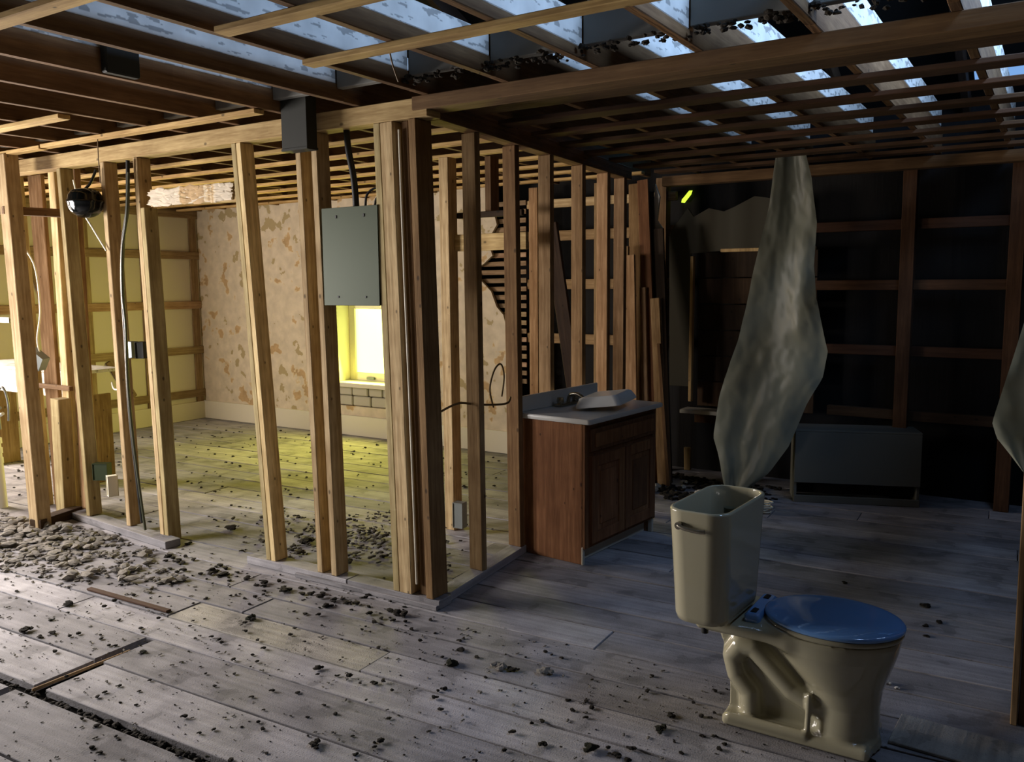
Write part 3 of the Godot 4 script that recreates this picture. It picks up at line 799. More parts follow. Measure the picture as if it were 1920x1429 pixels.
func surface_net(f: Callable, lo: Vector3, hi: Vector3, cell: float) -> ArrayMesh:
	var nx := int((hi.x - lo.x) / cell) + 2; var ny := int((hi.y - lo.y) / cell) + 2; var nz := int((hi.z - lo.z) / cell) + 2
	var v := PackedFloat32Array(); v.resize(nx * ny * nz)
	var i := 0
	for z in nz:
		for y in ny:
			for x in nx:
				v[i] = f.call(lo + Vector3(x, y, z) * cell); i += 1
	var vid := {}
	var pts := PackedVector3Array()
	for z in nz - 1:
		for y in ny - 1:
			for x in nx - 1:
				var b := x + nx * (y + ny * z)
				var s := Vector3.ZERO; var cnt := 0
				var cs := [b, b + 1, b + nx, b + nx + 1, b + nx * ny, b + nx * ny + 1, b + nx * ny + nx, b + nx * ny + nx + 1]
				var neg := 0
				for c in cs:
					if v[c] < 0: neg += 1
				if neg == 0 or neg == 8: continue
				for e in [[0, 1], [2, 3], [4, 5], [6, 7], [0, 2], [1, 3], [4, 6], [5, 7], [0, 4], [1, 5], [2, 6], [3, 7]]:
					var a0 := v[cs[e[0]]]; var a1 := v[cs[e[1]]]
					if (a0 < 0) == (a1 < 0): continue
					var t := a0 / (a0 - a1)
					var o0 := Vector3(e[0] & 1, (e[0] >> 1) & 1, e[0] >> 2); var o1 := Vector3(e[1] & 1, (e[1] >> 1) & 1, e[1] >> 2)
					s += o0.lerp(o1, t); cnt += 1
				vid[b] = pts.size()
				pts.append(lo + (Vector3(x, y, z) + s / cnt) * cell)
	var nor := PackedVector3Array(); nor.resize(pts.size())
	var h := cell * 0.5
	for k in pts.size():
		var p := pts[k]
		nor[k] = Vector3(f.call(p + Vector3(h, 0, 0)) - f.call(p - Vector3(h, 0, 0)), f.call(p + Vector3(0, h, 0)) - f.call(p - Vector3(0, h, 0)), f.call(p + Vector3(0, 0, h)) - f.call(p - Vector3(0, 0, h))).normalized()
	var idx := PackedInt32Array()
	var str3 := [1, nx, nx * ny]
	for b in vid:
		var x: int = b % nx; var y: int = (b / nx) % ny; var z: int = b / (nx * ny)
		var co := [x, y, z]
		for ax in 3:
			var u := (ax + 1) % 3; var w := (ax + 2) % 3
			if co[u] == 0 or co[w] == 0: continue
			var n0: bool = v[b] < 0; var n1: bool = v[b + str3[ax]] < 0
			if n0 == n1: continue
			var q := [b, b - str3[u], b - str3[u] - str3[w], b - str3[w]]
			var ok := true
			for c in q:
				if not vid.has(c): ok = false
			if not ok: continue
			var r := [vid[q[0]], vid[q[1]], vid[q[2]], vid[q[3]]]
			for tr in [[0, 1, 2], [0, 2, 3]]:
				var A: Vector3 = pts[r[tr[0]]]; var B: Vector3 = pts[r[tr[1]]]; var C: Vector3 = pts[r[tr[2]]]
				var fl: bool = (B - A).cross(C - A).dot(nor[r[tr[0]]] + nor[r[tr[1]]] + nor[r[tr[2]]]) > 0
				idx.append(r[tr[0]]); idx.append(r[tr[2]] if fl else r[tr[1]]); idx.append(r[tr[1]] if fl else r[tr[2]])
	var arr := []; arr.resize(Mesh.ARRAY_MAX)
	arr[Mesh.ARRAY_VERTEX] = pts; arr[Mesh.ARRAY_NORMAL] = nor; arr[Mesh.ARRAY_INDEX] = idx
	var m := ArrayMesh.new(); m.add_surface_from_arrays(Mesh.PRIMITIVE_TRIANGLES, arr)
	return m

func egg(off: float, y: float, cut := -1.0) -> Array:
	var out := []
	for k in 48:
		var a := TAU * k / 48
		var x := 0.095 + cos(a) * (0.222 + off); var z := sin(a) * (0.186 + off)
		if x < cut:
			x = cut
		out.append(Vector3(x, y, z))
	return out

func build_toilet():
	var at := Vector3(-0.68, 0.0, -2.915)
	var t := thing("toilet", "old bone-coloured toilet with a lid tinted for blue skylight and an open tank", "toilet", at)
	part("bowl", surface_net(toilet_d, Vector3(-0.37, -0.012, -0.21), Vector3(0.34, 0.41, 0.21), 0.0085), M.porcelain, t)
	var seat := part("seat", loft([egg(-0.004, 0.390, -0.115), egg(0.0, 0.395, -0.118), egg(0.0, 0.402, -0.118), egg(-0.004, 0.406, -0.115)]), M.porcelain, t)
	seat.set_meta("label", "seat ring under the closed lid")
	var lid := part("lid", loft([egg(-0.003, 0.408, -0.130), egg(0.003, 0.412, -0.135), egg(0.003, 0.420, -0.135), egg(-0.004, 0.4245, -0.130), egg(-0.016, 0.4275, -0.119), egg(-0.034, 0.4305, -0.102), egg(-0.065, 0.434, -0.072), egg(-0.11, 0.4365, -0.03), egg(-0.16, 0.437, 0.02)]), M.lid, t)
	lid.set_meta("label", "glossy closed lid tinted for blue skylight")
	part("hinge", loft([rrect(0.028, 0.115, 0.012, 0.386, Vector2(-0.148, 0)), rrect(0.028, 0.115, 0.012, 0.408, Vector2(-0.148, 0)), rrect(0.020, 0.105, 0.012, 0.416, Vector2(-0.148, 0))]), M.lid, t)
	for z in [-0.075, 0.075]:
		part("hinge_post", tube([Vector3(-0.150, 0.40, z - 0.02), Vector3(-0.150, 0.40, z + 0.02)], 0.020, 10), M.cabledark, t)
	part("tank_bolt", tube([Vector3(-0.30, 0.33, 0.15), Vector3(-0.30, 0.40, 0.15)], 0.012), M.cabledark, t)
	# tank, tapering down, without its cover
	var tk := Node3D.new(); tk.name = "tank"; t.add_child(tk); tk.position = Vector3(-0.285, 0, 0.075); tk.rotation.y = deg_to_rad(-3)
	var o := []
	for r in [[0.395, 0.080, 0.170], [0.400, 0.092, 0.182], [0.42, 0.096, 0.187], [0.55, 0.100, 0.196], [0.68, 0.104, 0.206], [0.785, 0.108, 0.214], [0.792, 0.107, 0.213], [0.794, 0.101, 0.207], [0.792, 0.095, 0.201], [0.72, 0.092, 0.197], [0.55, 0.087, 0.184], [0.44, 0.083, 0.174]]:
		o.append(rrect(r[1], r[2], 0.066, r[0], Vector2.ZERO, 7))
	part("tank_body", loft(o), M.porcelain, tk)
	part("fill_valve", tube([Vector3(0, 0.44, -0.10), Vector3(0.0, 0.74, -0.10)], 0.02, 10), M.cablegrey, tk)
	part("overflow_tube", tube([Vector3(0, 0.44, 0.02), Vector3(0.0, 0.70, 0.02)], 0.014, 10), M.cabledark, tk)
	var lv := part("flush_lever", tube([Vector3(-0.050, 0.742, 0.222), Vector3(-0.03, 0.738, 0.228), Vector3(0.02, 0.735, 0.230), Vector3(0.045, 0.737, 0.226)], 0.0075, 8), M.chrome, tk)
	lv.set_meta("label", "small tarnished flush lever")
	part("lever_boss", tube([Vector3(-0.05, 0.742, 0.205), Vector3(-0.05, 0.742, 0.226)], 0.013, 10), M.chrome, tk)

# ---------------------------------------------------------------- plastic sheets
func sheet(L: Array, R: Array, rows: int, cols: int, fold: float, waves: float, ph: float) -> ArrayMesh:
	var cl := Curve2D.new(); var cr := Curve2D.new()
	for v in L: cl.add_point(Vector2(v[0], v[1]))
	for v in R: cr.add_point(Vector2(v[0], v[1]))
	var n := FastNoiseLite.new(); n.seed = 5; n.frequency = 1.6
	var g := []
	for i in rows + 1:
		var t := float(i) / rows
		var a := cl.sample_baked(t * cl.get_baked_length()); var b := cr.sample_baked(t * cr.get_baked_length())
		var row := []
		for k in cols + 1:
			var u := float(k) / cols
			var p := a.lerp(b, u)
			var amp := fold * (0.5 + 0.7 * t)
			var z := sin(u * waves * TAU + ph + t * 1.2 + n.get_noise_2d(u * 0.7, t * 0.9) * 2.0) * amp
			z += n.get_noise_2d(p.x * 0.9, p.y * 0.6) * 0.05
			row.append(Vector3(p.x, p.y, z))
		g.append(row)
	var st := SurfaceTool.new(); st.begin(Mesh.PRIMITIVE_TRIANGLES)
	var nor := func(i: int, k: int) -> Vector3:
		var du: Vector3 = g[i][mini(k + 1, cols)] - g[i][maxi(k - 1, 0)]
		var dv: Vector3 = g[mini(i + 1, rows)][k] - g[maxi(i - 1, 0)][k]
		var m := du.cross(dv).normalized()
		return m if m.z > 0 else -m
	for i in rows:
		for k in cols:
			sm_quad(st, [g[i][k], nor.call(i, k)], [g[i][k + 1], nor.call(i, k + 1)], [g[i + 1][k + 1], nor.call(i + 1, k + 1)], [g[i + 1][k], nor.call(i + 1, k)])
	return st.commit()

func build_sheets():
	var s := part("plastic_sheet", sheet([[-1.66, 2.42], [-1.70, 2.07], [-1.77, 1.72], [-1.89, 1.13], [-2.01, 0.74], [-2.05, 0.43], [-2.0, 0.27], [-1.96, 0.05]], [[-1.48, 2.42], [-1.43, 2.23], [-1.38, 1.92], [-1.39, 1.64], [-1.37, 1.43], [-1.29, 1.07], [-1.32, 0.89], [-1.42, 0.70], [-1.53, 0.40], [-1.66, 0.2], [-1.80, 0.07]], 70, 36, 0.02, 1.3, 0.6), M.plastic, self)
	s.position.z = -5.92
	tag(s, "torn cloudy plastic sheet hanging from the ceiling to the floor by the far wall", "plastic sheet")
	var s2 := part("plastic_sheet", sheet([[-0.06, 1.60], [-0.09, 1.42], [-0.12, 1.28], [-0.145, 1.17], [-0.165, 1.08], [-0.15, 1.03], [-0.11, 0.98], [-0.07, 0.93]], [[0.25, 1.65], [0.25, 1.5], [0.25, 1.3], [0.24, 1.15], [0.22, 1.0], [0.16, 0.95], [0.08, 0.92], [0.0, 0.90]], 40, 26, 0.02, 2.2, 0.2), M.plastic, self)
	s2.position.z = -3.2
	tag(s2, "ragged end of plastic sheet hanging on the post at the right edge", "plastic sheet")
	var p := thing("door_post", "single narrow upright post at the right edge of the room", "post", Vector3(-0.065, 0, -3.31))
	beam("post", Vector3(0.01, 0.0, -0.05), Vector3(0.0, 2.36, -0.05), Vector3.RIGHT, 0.022, 0.10, wood("plate"), p)
	beam("post", Vector3(0.045, 0.0, -0.06), Vector3(0.035, 2.36, -0.06), Vector3.RIGHT, 0.045, 0.09, wood("oldstud"), p)

# ---------------------------------------------------------------- leaning boards, cabinet, odds and ends
func build_boards():
	var L := [
		[-2.80, -2.865, 1.82, 0.045, 0.03, "midstud", 1, "short tan board leaning just right of the last partition stud"],
		[-2.72, -2.86, 2.31, 0.10, 0.022, "oldstud", 4, "tall brown board leaning behind the short tan board"],
		[-2.70, -2.83, 1.75, 0.11, 0.025, "midstud", 0, "broad pale plank with a pinkish foot leaning over the vanity's far end"],
		[-2.55, -2.78, 2.33, 0.09, 0.025, "pine", 3, "tall reddish board leaning up to the torn wallboard"],
		[-2.60, -2.72, 1.50, 0.05, 0.025, "midstud", 2, "narrow light board leaning between dark planks"],
		[-2.46, -2.60, 1.42, 0.075, 0.025, "midstud", 1, "light board leaning second from the right of the lumber"],
		[-2.62, -2.77, 2.24, 0.12, 0.022, "dark", 5, "blackened plank leaning behind the other lumber"],
		[-2.48, -2.66, 1.95, 0.12, 0.022, "dark", 4, "blackened plank leaning beside the boarded opening"],
		[-2.40, -2.54, 1.08, 0.028, 0.02, "oldstud", 0, "thin grey lath strip leaning at the right end of the lumber"]]
	for b in L:
		var o := thing("leaning_board", b[7], "board", Vector3(b[0], 0, -5.92 - 0.03 * b[6]))
		var tz: float = -0.24 * b[2] / 2.33
		beam("plank", Vector3(0, 0.01, 0), Vector3(b[1] - b[0], b[2], tz), Vector3.RIGHT, b[3], b[4], wood(b[5]), o)
	var dg := thing("leaning_board", "dark old board leaning diagonally between the side studs behind the vanity", "board", Vector3(-2.80, 0, -5.40))
	beam("plank", Vector3(0.0, 0.01, 0), Vector3(-0.32, 1.97, 0.0), Vector3.RIGHT, 0.11, 0.028, wood("dark"), dg)
	var bl := part("wood_block", cbox(0.05, 0.18, 0.03), wood("plate"), self); bl.position = Vector3(-2.40, 0.16, -6.30); bl.rotation.z = 0.03
	tag(bl, "short pinkish wood block standing below the boarded opening", "block")
	# low white cabinet by the far wall
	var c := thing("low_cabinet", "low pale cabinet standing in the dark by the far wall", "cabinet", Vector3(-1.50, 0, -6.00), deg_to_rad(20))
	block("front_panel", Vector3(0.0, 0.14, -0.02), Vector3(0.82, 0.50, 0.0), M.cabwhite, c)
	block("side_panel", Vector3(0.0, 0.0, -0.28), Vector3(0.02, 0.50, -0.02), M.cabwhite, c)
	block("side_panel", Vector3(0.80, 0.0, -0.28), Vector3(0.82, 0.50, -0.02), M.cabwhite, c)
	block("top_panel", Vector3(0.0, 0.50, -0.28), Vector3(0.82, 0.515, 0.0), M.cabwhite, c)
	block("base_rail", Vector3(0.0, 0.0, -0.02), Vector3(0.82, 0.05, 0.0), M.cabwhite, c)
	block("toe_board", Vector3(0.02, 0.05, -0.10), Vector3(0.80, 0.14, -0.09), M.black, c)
	# coil of cable
	var pts := []
	for k in 60:
		var a := k * 0.47
		pts.append(Vector3(cos(a) * (0.11 + 0.012 * sin(k * 1.7)), 0.012 + k * 0.0011, sin(a) * (0.075 + 0.01 * cos(k * 1.3))))
	var coil := part("cable_coil", tube(pts, 0.005, 6), M.cablewhite, self); coil.position = Vector3(-1.66, 0, -5.62)
	tag(coil, "loose coil of white cable on the floor behind the toilet tank", "cable")
	# lath strip lying in the open floor crack
	var ls := part("lath_strip", cbox(0.028, 0.62, 0.012), wood("girt"), self); ls.rotation = Vector3(PI / 2, 0, 0); ls.transform = Transform3D(Basis(Vector3(0, 0, 1), Vector3(1, 0, -0.04).normalized(), Vector3(0.04, 0, 1).cross(Vector3(1, 0, 0)).normalized()), Vector3(-3.80, 0.008, -2.395))
	tag(ls, "brown lath strip lying along a floor joint in the left foreground", "lath")
	var ls2 := part("lath_strip", cbox(0.012, 0.42, 0.012), wood("midstud"), self); ls2.transform = Transform3D(Basis(Vector3(1, 0, 0), Vector3(0, 0, 1), Vector3(0, -1, 0)), Vector3(-3.285, -0.012, -1.86))
	tag(ls2, "pale splinter of lath dropped into the open crack in the floor", "lath")
	var pan := thing("floor_panel", "pale grey board scrap lying on the dark floor in front of the right post", "board", Vector3(-0.30, 0.0, -3.05), -0.05)
	block("scrap", Vector3(-0.10, 0.001, -0.12), Vector3(0.50, 0.012, 0.10), M.paleboard, pan)

# ---------------------------------------------------------------- electrics
func ebox(called: String, label: String, at: Vector3, s: Vector3, rot: Vector3, mat: Material):
	var o := thing(called, label, "electrical box", at)
	o.rotation = rot
	var t := 0.004
	block("back", Vector3(-s.x / 2, -s.y / 2, -s.z), Vector3(s.x / 2, s.y / 2, -s.z + t), mat, o, 0.001)
	block("side", Vector3(-s.x / 2, -s.y / 2, -s.z), Vector3(-s.x / 2 + t, s.y / 2, 0), mat, o, 0.001)
	block("side", Vector3(s.x / 2 - t, -s.y / 2, -s.z), Vector3(s.x / 2, s.y / 2, 0), mat, o, 0.001)
	block("side", Vector3(-s.x / 2, s.y / 2 - t, -s.z), Vector3(s.x / 2, s.y / 2, 0), mat, o, 0.001)
	block("side", Vector3(-s.x / 2, -s.y / 2, -s.z), Vector3(s.x / 2, -s.y / 2 + t, 0), mat, o, 0.001)
	block("cover", Vector3(-s.x / 2 + 0.003, -s.y / 2 + 0.003, -0.012), Vector3(s.x / 2 - 0.003, s.y / 2 - 0.003, -0.006), mat, o, 0.001)

func cable(label: String, pts: Array, r: float, mat: Material, called := "cable"):
	var o := part(called, tube(pts, r, 7), mat, self)
	tag(o, label, "cable")

func build_electrics():
	var p := thing("breaker_panel", "grey-green electrical panel box mounted between two studs above the window view", "electrical panel", Vector3(-2.90, 1.68, -3.10))
	block("enclosure", Vector3(-0.185, -0.235, -0.085), Vector3(0.165, 0.235, 0.0), M.panel, p, 0.004)
	block("cover", Vector3(-0.187, -0.237, 0.001), Vector3(0.176, 0.237, 0.007), M.panel, p, 0.002)
	for x in [-0.09, 0.09]: 
		block("screw", Vector3(x - 0.005, 0.185, 0.006), Vector3(x + 0.005, 0.200, 0.010), M.cabledark, p)
		block("screw", Vector3(x - 0.005, -0.2, 0.006), Vector3(x + 0.005, -0.19, 0.010), M.cabledark, p)
	cable("thick black service cable rising from the top of the electrical panel", [Vector3(-2.90, 1.91, -3.14), Vector3(-2.91, 2.05, -3.14), Vector3(-2.95, 2.2, -3.15), Vector3(-2.98, 2.35, -3.17)], 0.016, M.cabledark)
	cable("thin dark cable looping left out of the electrical panel top", [Vector3(-2.84, 1.91, -3.14), Vector3(-2.83, 1.97, -3.14), Vector3(-2.79, 2.0, -3.15), Vector3(-2.74, 1.99, -3.17)], 0.006, M.cabledark)
	cable("thin dark cable looping right out of the electrical panel top", [Vector3(-2.78, 1.91, -3.14), Vector3(-2.77, 1.95, -3.14), Vector3(-2.74, 1.97, -3.15), Vector3(-2.72, 2.02, -3.18)], 0.006, M.cabledark)
	cable("taut white cable running down between the two posts at the corner", [Vector3(-2.60, 2.25, -3.115), Vector3(-2.585, 1.6, -3.112), Vector3(-2.57, 1.0, -3.112), Vector3(-2.55, 0.1, -3.112)], 0.006, M.cablewhite)
	# bundle down the third stud
	cable("black cable stapled down the stud left of the doorway", [Vector3(-4.60, 2.27, -3.07), Vector3(-4.63, 2.0, -3.07), Vector3(-4.70, 1.8, -3.075), Vector3(-4.74, 1.55, -3.08), Vector3(-4.74, 1.2, -3.08), Vector3(-4.74, 0.75, -3.08), Vector3(-4.68, 0.1, -3.08)], 0.012, M.cabledark)
	cable("shiny grey cable twisting down beside the black one left of the doorway", [Vector3(-4.585, 2.2, -3.06), Vector3(-4.62, 1.95, -3.055), Vector3(-4.69, 1.75, -3.06), Vector3(-4.72, 1.5, -3.065), Vector3(-4.70, 1.3, -3.06), Vector3(-4.715, 1.0, -3.06), Vector3(-4.70, 0.6, -3.065), Vector3(-4.64, 0.06, -3.07)], 0.008, M.cablegrey)
	cable("white cable slanting down from the black light fixture", [Vector3(-5.18, 2.2, -3.08), Vector3(-5.12, 2.03, -3.08), Vector3(-5.0, 1.89, -3.08), Vector3(-4.89, 1.76, -3.085)], 0.006, M.cablewhite)
	cable("white cable dangling inside the left chase down to the tilted box", [Vector3(-5.90, 2.0, -3.1), Vector3(-5.88, 1.85, -3.1), Vector3(-5.73, 1.68, -3.1), Vector3(-5.70, 1.4, -3.1), Vector3(-5.76, 1.2, -3.1), Vector3(-5.74, 1.1, -3.1)], 0.006, M.cablewhite)
	cable("short white cable end sticking out beside the third stud", [Vector3(-5.10, 0.93, -3.2), Vector3(-5.0, 0.90, -3.15), Vector3(-4.9, 0.905, -3.13)], 0.006, M.cablewhite)
	cable("thin wire hanging from a ceiling batten near the middle", [Vector3(-2.05, 2.38, -2.41), Vector3(-2.06, 2.33, -2.44), Vector3(-2.05, 2.27, -2.46)], 0.003, M.cabletan)
	cable("thin wire hanging from the batten above the black light fixture", [Vector3(-4.55, 2.36, -2.86), Vector3(-4.57, 2.25, -2.87), Vector3(-4.58, 2.12, -2.88)], 0.003, M.cabletan)
	cable("brown cable sagging through the side studs beside the vanity", [Vector3(-2.62, 0.90, -3.42), Vector3(-2.57, 0.935, -3.5), Vector3(-2.53, 0.92, -3.6), Vector3(-2.52, 0.90, -3.75), Vector3(-2.53, 0.89, -3.9), Vector3(-2.56, 0.91, -3.98)], 0.006, M.cabletan)
	cable("brown cable loop standing up behind the sagging cable", [Vector3(-2.54, 0.88, -3.78), Vector3(-2.55, 0.98, -3.76), Vector3(-2.54, 1.08, -3.79), Vector3(-2.53, 1.11, -3.84), Vector3(-2.53, 1.04, -3.87), Vector3(-2.54, 0.93, -3.86)], 0.005, M.cabletan)
	ebox("junction_box", "tilted grey junction box hanging inside the left chase", Vector3(-5.75, 1.06, -3.06), Vector3(0.13, 0.10, 0.06), Vector3(0.1, 0.2, -0.6), M.galv)
	ebox("switch_box", "metal switch box on the cable-lined stud left of the doorway", Vector3(-4.755, 1.16, -3.10), Vector3(0.055, 0.10, 0.06), Vector3(0, 0.3, 0), M.galv)
	ebox("switch_box", "dark switch box on the doorway side of the cable-lined stud", Vector3(-4.66, 1.16, -3.11), Vector3(0.06, 0.10, 0.06), Vector3(0, 0.3, 0), M.duct)
	ebox("outlet_box", "grey-green outlet box low on the second stud from the left", Vector3(-5.17, 0.35, -3.12), Vector3(0.10, 0.11, 0.06), Vector3(0, 0.5, 0), M.panel)
	ebox("outlet_box", "white outlet box low beside the cable-lined stud", Vector3(-4.965, 0.30, -3.04), Vector3(0.06, 0.13, 0.06), Vector3(0, -0.4, 0.05), M.trim)
	ebox("outlet_box", "grey outlet box low behind the corner post", Vector3(-3.06, 0.12, -4.14), Vector3(0.07, 0.16, 0.06), Vector3(0, 0.1, 0), M.galv)
	# round black fixture
	var d := thing("light_fixture", "round glossy black light fixture box hanging among the left studs", "light fixture", Vector3(-4.97, 2.04, -3.02))
	var rings := []
	for k in 8:
		var a := PI * 0.5 * k / 7.0
		rings.append(rrect(0.005 + 0.095 * sin(a), 0.005 + 0.095 * sin(a), 0.004 + 0.095 * sin(a), -0.085 * cos(a), Vector2.ZERO, 6))
	for q in [[0.106, 0.004], [0.106, 0.018], [0.098, 0.022], [0.094, 0.05], [0.078, 0.075], [0.04, 0.088]]:
		rings.append(rrect(q[0], q[0], q[0] - 0.001, q[1], Vector2.ZERO, 6))
	part("bowl", loft(rings), M.blackgloss, d)
	part("bracket", tube([Vector3(0.0, 0.085, 0), Vector3(0.03, 0.12, -0.02), Vector3(0.05, 0.2, -0.05)], 0.008), M.cabledark, d)
	# stub of sheet metal duct hanging from the joists
	var du := thing("duct_stub", "dark square sheet-metal stub hanging from the ceiling over the partition", "duct", Vector3(-3.145, 2.19, -3.02))
	block("duct_wall", Vector3(-0.085, 0.0, 0.03), Vector3(0.085, 0.28, 0.034), M.duct, du, 0.001)
	block("duct_wall", Vector3(-0.085, 0.0, -0.034), Vector3(0.085, 0.28, -0.03), M.duct, du, 0.001)
	block("duct_wall", Vector3(-0.085, 0.0, -0.03), Vector3(-0.081, 0.28, 0.03), M.duct, du, 0.001)
	block("duct_wall", Vector3(0.081, 0.0, -0.03), Vector3(0.085, 0.28, 0.03), M.duct, du, 0.001)
	block("flange", Vector3(-0.088, 0.0, -0.037), Vector3(0.088, 0.012, 0.037), M.duct, du, 0.001)
	var bx := part("ceiling_box", cbox(0.04, 0.15, 0.15, 0.006), M.duct, self); bx.position = Vector3(-3.217, 2.458, -2.14)
	tag(bx, "dark metal box fixed to a joist side above the left foreground", "electrical box")

# ---------------------------------------------------------------- debris
func add_chunk(st: SurfaceTool, c: Vector3, r: float, sd: int, sq := Vector3(1, 0.62, 1)):
	var q := RandomNumberGenerator.new(); q.seed = sd * 77 + 13
	var ph := (1.0 + sqrt(5.0)) / 2.0
	var v := [Vector3(-1, ph, 0), Vector3(1, ph, 0), Vector3(-1, -ph, 0), Vector3(1, -ph, 0), Vector3(0, -1, ph), Vector3(0, 1, ph), Vector3(0, -1, -ph), Vector3(0, 1, -ph), Vector3(ph, 0, -1), Vector3(ph, 0, 1), Vector3(-ph, 0, -1), Vector3(-ph, 0, 1)]
	var b := Basis.from_euler(Vector3(q.randf() * TAU, q.randf() * TAU, q.randf() * TAU))
	var stretch := Vector3(q.randf_range(0.75, 1.25), q.randf_range(0.75, 1.1), q.randf_range(0.75, 1.25))
	var p := []
	for k in 12: p.append(c + (b * (v[k].normalized()) * q.randf_range(0.62, 1.12)) * stretch * sq * r)
	for f in [[0, 11, 5], [0, 5, 1], [0, 1, 7], [0, 7, 10], [0, 10, 11], [1, 5, 9], [5, 11, 4], [11, 10, 2], [10, 7, 6], [7, 1, 8], [3, 9, 4], [3, 4, 2], [3, 2, 6], [3, 6, 8], [3, 8, 9], [4, 9, 5], [2, 4, 11], [6, 2, 10], [8, 6, 7], [9, 8, 1]]:
		var n: Vector3 = (p[f[1]] - p[f[0]]).cross(p[f[2]] - p[f[0]]).normalized()
		var mid: Vector3 = (p[f[0]] + p[f[1]] + p[f[2]]) / 3.0 - c
		if n.dot(mid) < 0: n = -n
		tri(st, p[f[0]], p[f[1]], p[f[2]], n, [Vector2(p[f[0]].x, p[f[0]].z), Vector2(p[f[1]].x, p[f[1]].z), Vector2(p[f[2]].x, p[f[2]].z)])

func clod_mesh(sd: int, lumps: int) -> ArrayMesh:
	var st := SurfaceTool.new(); st.begin(Mesh.PRIMITIVE_TRIANGLES)
	var q := RandomNumberGenerator.new(); q.seed = sd
	for k in lumps:
		var a := q.randf() * TAU; var d := q.randf() * 0.34
		add_chunk(st, Vector3(cos(a) * d, 0.10 + q.randf() * 0.10, sin(a) * d * 0.8), q.randf_range(0.15, 0.30), sd * 50 + k)
	return st.commit()

func scatter(called: String, label: String, mat: Material, spots: Array, parent: Node) -> void:
	var mm := MultiMesh.new(); mm.transform_format = MultiMesh.TRANSFORM_3D
	mm.mesh = clod_mesh(900 + called.length(), 2); mm.instance_count = spots.size()
	for i in spots.size():
		var s: Vector3 = spots[i]   # x, size, z
		var b := Basis(Vector3.UP, rng.randf() * TAU).scaled(Vector3(s.y, s.y * rng.randf_range(0.5, 1.0), s.y))
		mm.set_instance_transform(i, Transform3D(b, Vector3(s.x, -0.002, s.z)))
	var o := MultiMeshInstance3D.new(); o.multimesh = mm; o.material_override = mat; o.name = numbered(called)
	add_child(o, true)
	o.set_meta("kind", "stuff"); o.set_meta("label", label); o.set_meta("category", "debris")

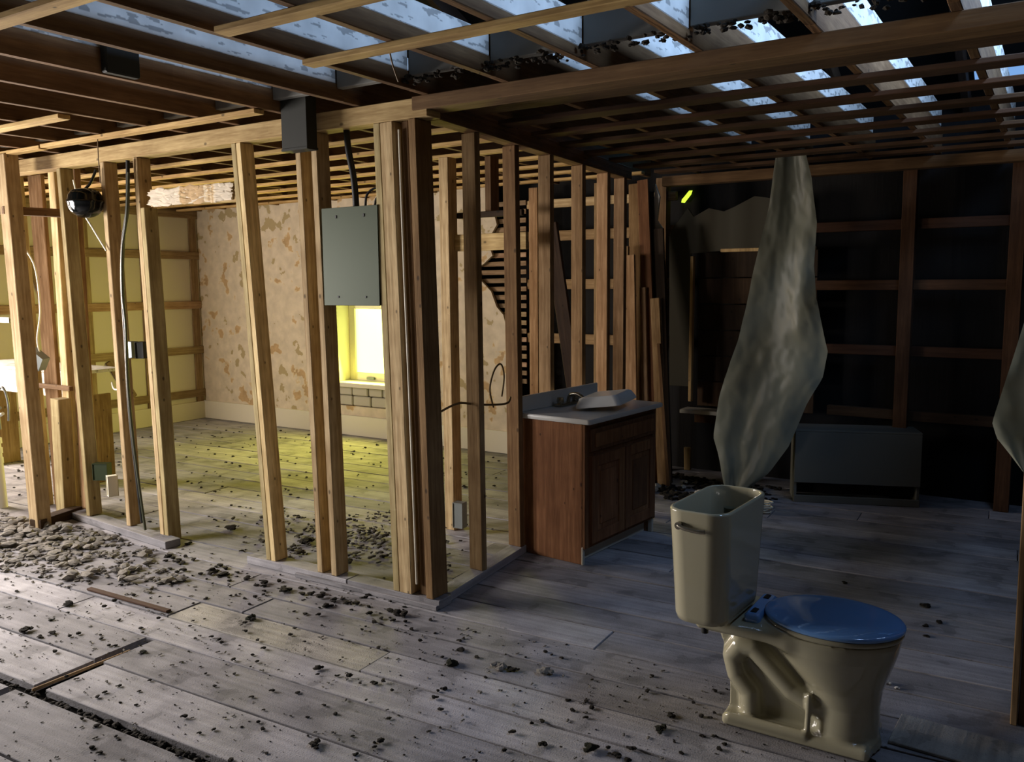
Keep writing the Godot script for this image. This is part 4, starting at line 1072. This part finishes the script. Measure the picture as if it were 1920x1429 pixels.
func build_debris():
	var D := [-4.00,-2.21,0.076, -3.88,-2.06,0.037, -3.85,-1.93,0.079, -3.73,-1.93,0.042, -3.73,-1.98,0.042, -3.61,-2.23,0.025, -3.10,-2.56,0.074, -3.44,-2.22,0.034, -4.23,-2.45,0.040, -4.08,-2.59,0.072, -3.70,-2.89,0.070, -3.20,-2.07,0.039, -2.88,-1.76,0.020, -2.66,-1.52,0.024, -2.64,-1.60,0.016, -2.39,-1.65,0.052, -2.29,-1.69,0.020, -2.35,-1.88,0.016, -2.78,-2.30,0.025, -3.49,-2.62,0.036, -2.80,-2.53,0.035, -2.34,-2.35,0.026, -2.45,-2.35,0.047, -2.17,-2.38,0.036, -2.13,-2.12,0.029, -2.20,-2.05,0.021, -1.97,-2.04,0.020, -2.03,-1.93,0.065, -2.14,-1.81,0.018, -1.88,-1.96,0.025, -2.86,-2.94,0.034, -2.91,-2.85,0.048]
	var D2 := [-2.92,-2.73,0.037, -2.83,-3.03,0.035, -2.83,-3.08,0.042, -2.06,-2.79,0.048, -2.01,-2.67,0.087, -1.83,-2.75,0.086, -1.91,-2.48,0.038, -1.74,-2.41,0.016, -2.55,-2.91,0.020, -2.58,-3.05,0.027, -1.88,-2.05,0.017, -1.54,-2.19,0.015, -2.26,-2.88,0.025, -1.77,-2.76,0.057, -1.65,-2.80,0.074, -1.09,-2.75,0.042, -1.00,-2.80,0.032, -0.95,-2.67,0.030, -0.91,-2.69,0.030, -1.08,-2.63,0.066, -1.40,-2.68,0.027, -1.46,-2.65,0.027, -1.28,-2.76,0.019, -1.39,-2.34,0.044, -1.24,-2.39,0.073, -1.15,-2.40,0.053, -1.12,-2.47,0.039, -0.87,-2.66,0.025, -1.49,-2.44,0.026, -0.85,-4.49,0.038, -0.46,-4.35,0.066, -0.43,-4.10,0.042, -0.38,-4.17,0.042, -0.41,-3.98,0.034, -3.56,-3.89,0.043, -3.16,-3.57,0.071, -3.73,-3.53,0.126, -3.74,-5.17,0.062, -4.37,-3.49,0.100, -4.33,-3.15,0.053, -4.23,-2.93,0.068, -4.92,-2.91,0.056, -4.81,-2.99,0.046]
	D.append_array(D2)
	var meshes := []
	for k in 6: meshes.append(clod_mesh(300 + k, 5))
	for i in range(0, D.size(), 3):
		var x: float = D[i]; var z: float = D[i + 1]; var s: float = D[i + 2]
		var zone := "on the grey boards in the middle foreground"
		if z < -3.15 and x < -2.6: zone = "on the floor of the room behind the partition"
		elif x > -0.87 and z < -3.5: zone = "on the dark floor to the right of the toilet"
		elif x > -1.5: zone = "on the dim boards just left of the toilet"
		elif x < -3.3: zone = "on the pale boards at the left foreground"
		elif z < -2.55: zone = "on the boards in front of the corner post"
		var big := s > 0.06
		var o := part("debris_clod", meshes[i / 3 % 6], M.clodgreen if (i / 3) % 5 == 1 else M.clod, self)
		if absf(x + 1.83) < 0.01 or absf(x + 1.65) < 0.01: o.material_override = M.rubble
		o.position = Vector3(x, -0.002, z); o.rotation.y = i * 1.3
		o.scale = Vector3(s, s * 0.8, s) * 1.1
		tag(o, ("larger " if big else "small ") + "dark clod of debris " + zone, "debris", ("larger" if big else "small") + " clods " + zone)
	for q in [[-0.48, -3.41, 0.05], [-0.44, -3.39, 0.03]]:
		var o := part("plaster_chip", meshes[2], M.chalk, self); o.position = Vector3(q[0], -0.002, q[1]); o.scale = Vector3.ONE * q[2]
		tag(o, ("larger" if q[2] > 0.04 else "smaller") + " white plaster chip on the dark floor right of the toilet", "debris")
	for q in [[-2.46, -5.81, 0.16], [-2.30, -5.95, 0.10], [-2.13, -5.85, 0.12], [-2.05, -6.1, 0.10], [-2.36, -6.15, 0.09]]:
		var o := part("plaster_chunk", meshes[rng.randi() % 6], M.dirtywhite, self); o.position = Vector3(q[0], -0.002, q[1]); o.scale = Vector3.ONE * q[2]
		tag(o, "pale plaster chunk in the dark rubble under the boarded opening", "debris", "plaster chunks under the boarded opening")
	# rubble nobody could count
	var light := []; var dark := []; var far := []; var crumbs := []; var pale := []
	for k in 2400:
		var x := rng.randf_range(-6.6, -3.8); var z := rng.randf_range(-3.02, -2.0)
		var f := clampf(1.25 - absf(x + 5.2) / 1.4 - absf(z + 2.66) / 0.6, 0, 1)
		if rng.randf() < f: light.append(Vector3(x, rng.randf_range(0.02, 0.065) + 0.12 * pow(rng.randf(), 5.0), z))
	for k in 3600:
		var x := rng.randf_range(-5.4, -2.5); var z := rng.randf_range(-5.0, -3.2)
		var f := clampf(1.05 - absf(x + 3.6) / 1.2 - absf(z + 3.75) / 0.85, 0, 1)
		if rng.randf() < f * f * 1.2: dark.append(Vector3(x, rng.randf_range(0.02, 0.08) + 0.08 * pow(rng.randf(), 4.0), z))
	for k in 240: far.append(Vector3(rng.randf_range(-2.7, -1.6), rng.randf_range(0.06, 0.16), rng.randf_range(-6.35, -5.6)))
	for k in 1100: crumbs.append(Vector3(rng.randf_range(-5.5, 0.0), 0.012 + 0.045 * pow(rng.randf(), 3.0), rng.randf_range(-3.1, -1.2)))
	for k in 500: crumbs.append(Vector3(rng.randf_range(-8.0, -2.6), rng.randf_range(0.02, 0.06), rng.randf_range(-6.2, -3.2)))
	for k in 90:
		var x := rng.randf_range(-4.2, -2.5)
		crumbs.append(Vector3(x, rng.randf_range(0.02, 0.09), -2.98 + absf(rng.randfn(0.0, 0.10))))
	for k in 1500: pale.append(Vector3(rng.randf_range(-5.2, -0.4), 0.010 + 0.04 * pow(rng.randf(), 3.0), rng.randf_range(-3.1, -1.2)))
	scatter("pale_crumbs", "fine pale plaster crumbs scattered over the foreground floorboards", M.rubble, pale, self)
	scatter("plaster_rubble", "heap of pale plaster rubble on the floor by the left studs", M.rubble, light, self)
	scatter("dark_rubble", "strewn dark rubble on the floor of the room behind the partition", M.greyrubble, dark, self)
	scatter("far_rubble_heap", "dark and pale rubble below the boarded opening at the far wall", M.clod, far, self)
	scatter("floor_crumbs", "fine crumbs of plaster scattered over the floorboards", M.clod, crumbs, self)
	# dirt packed into the wide crack
	var st := SurfaceTool.new(); st.begin(Mesh.PRIMITIVE_TRIANGLES)
	for k in 160:
		var x := rng.randf_range(-3.5, -2.0)
		add_chunk(st, Vector3(x, -0.022, -1.668 - 0.043 * (x + 2.5) + rng.randf_range(-0.022, 0.022)), rng.randf_range(0.006, 0.018), k)
	var ct := part("crack_dirt", st.commit(), M.clod, self); ct.set_meta("kind", "stuff")
	tag(ct, "dirt packed in the widest crack between the foreground boards", "debris")
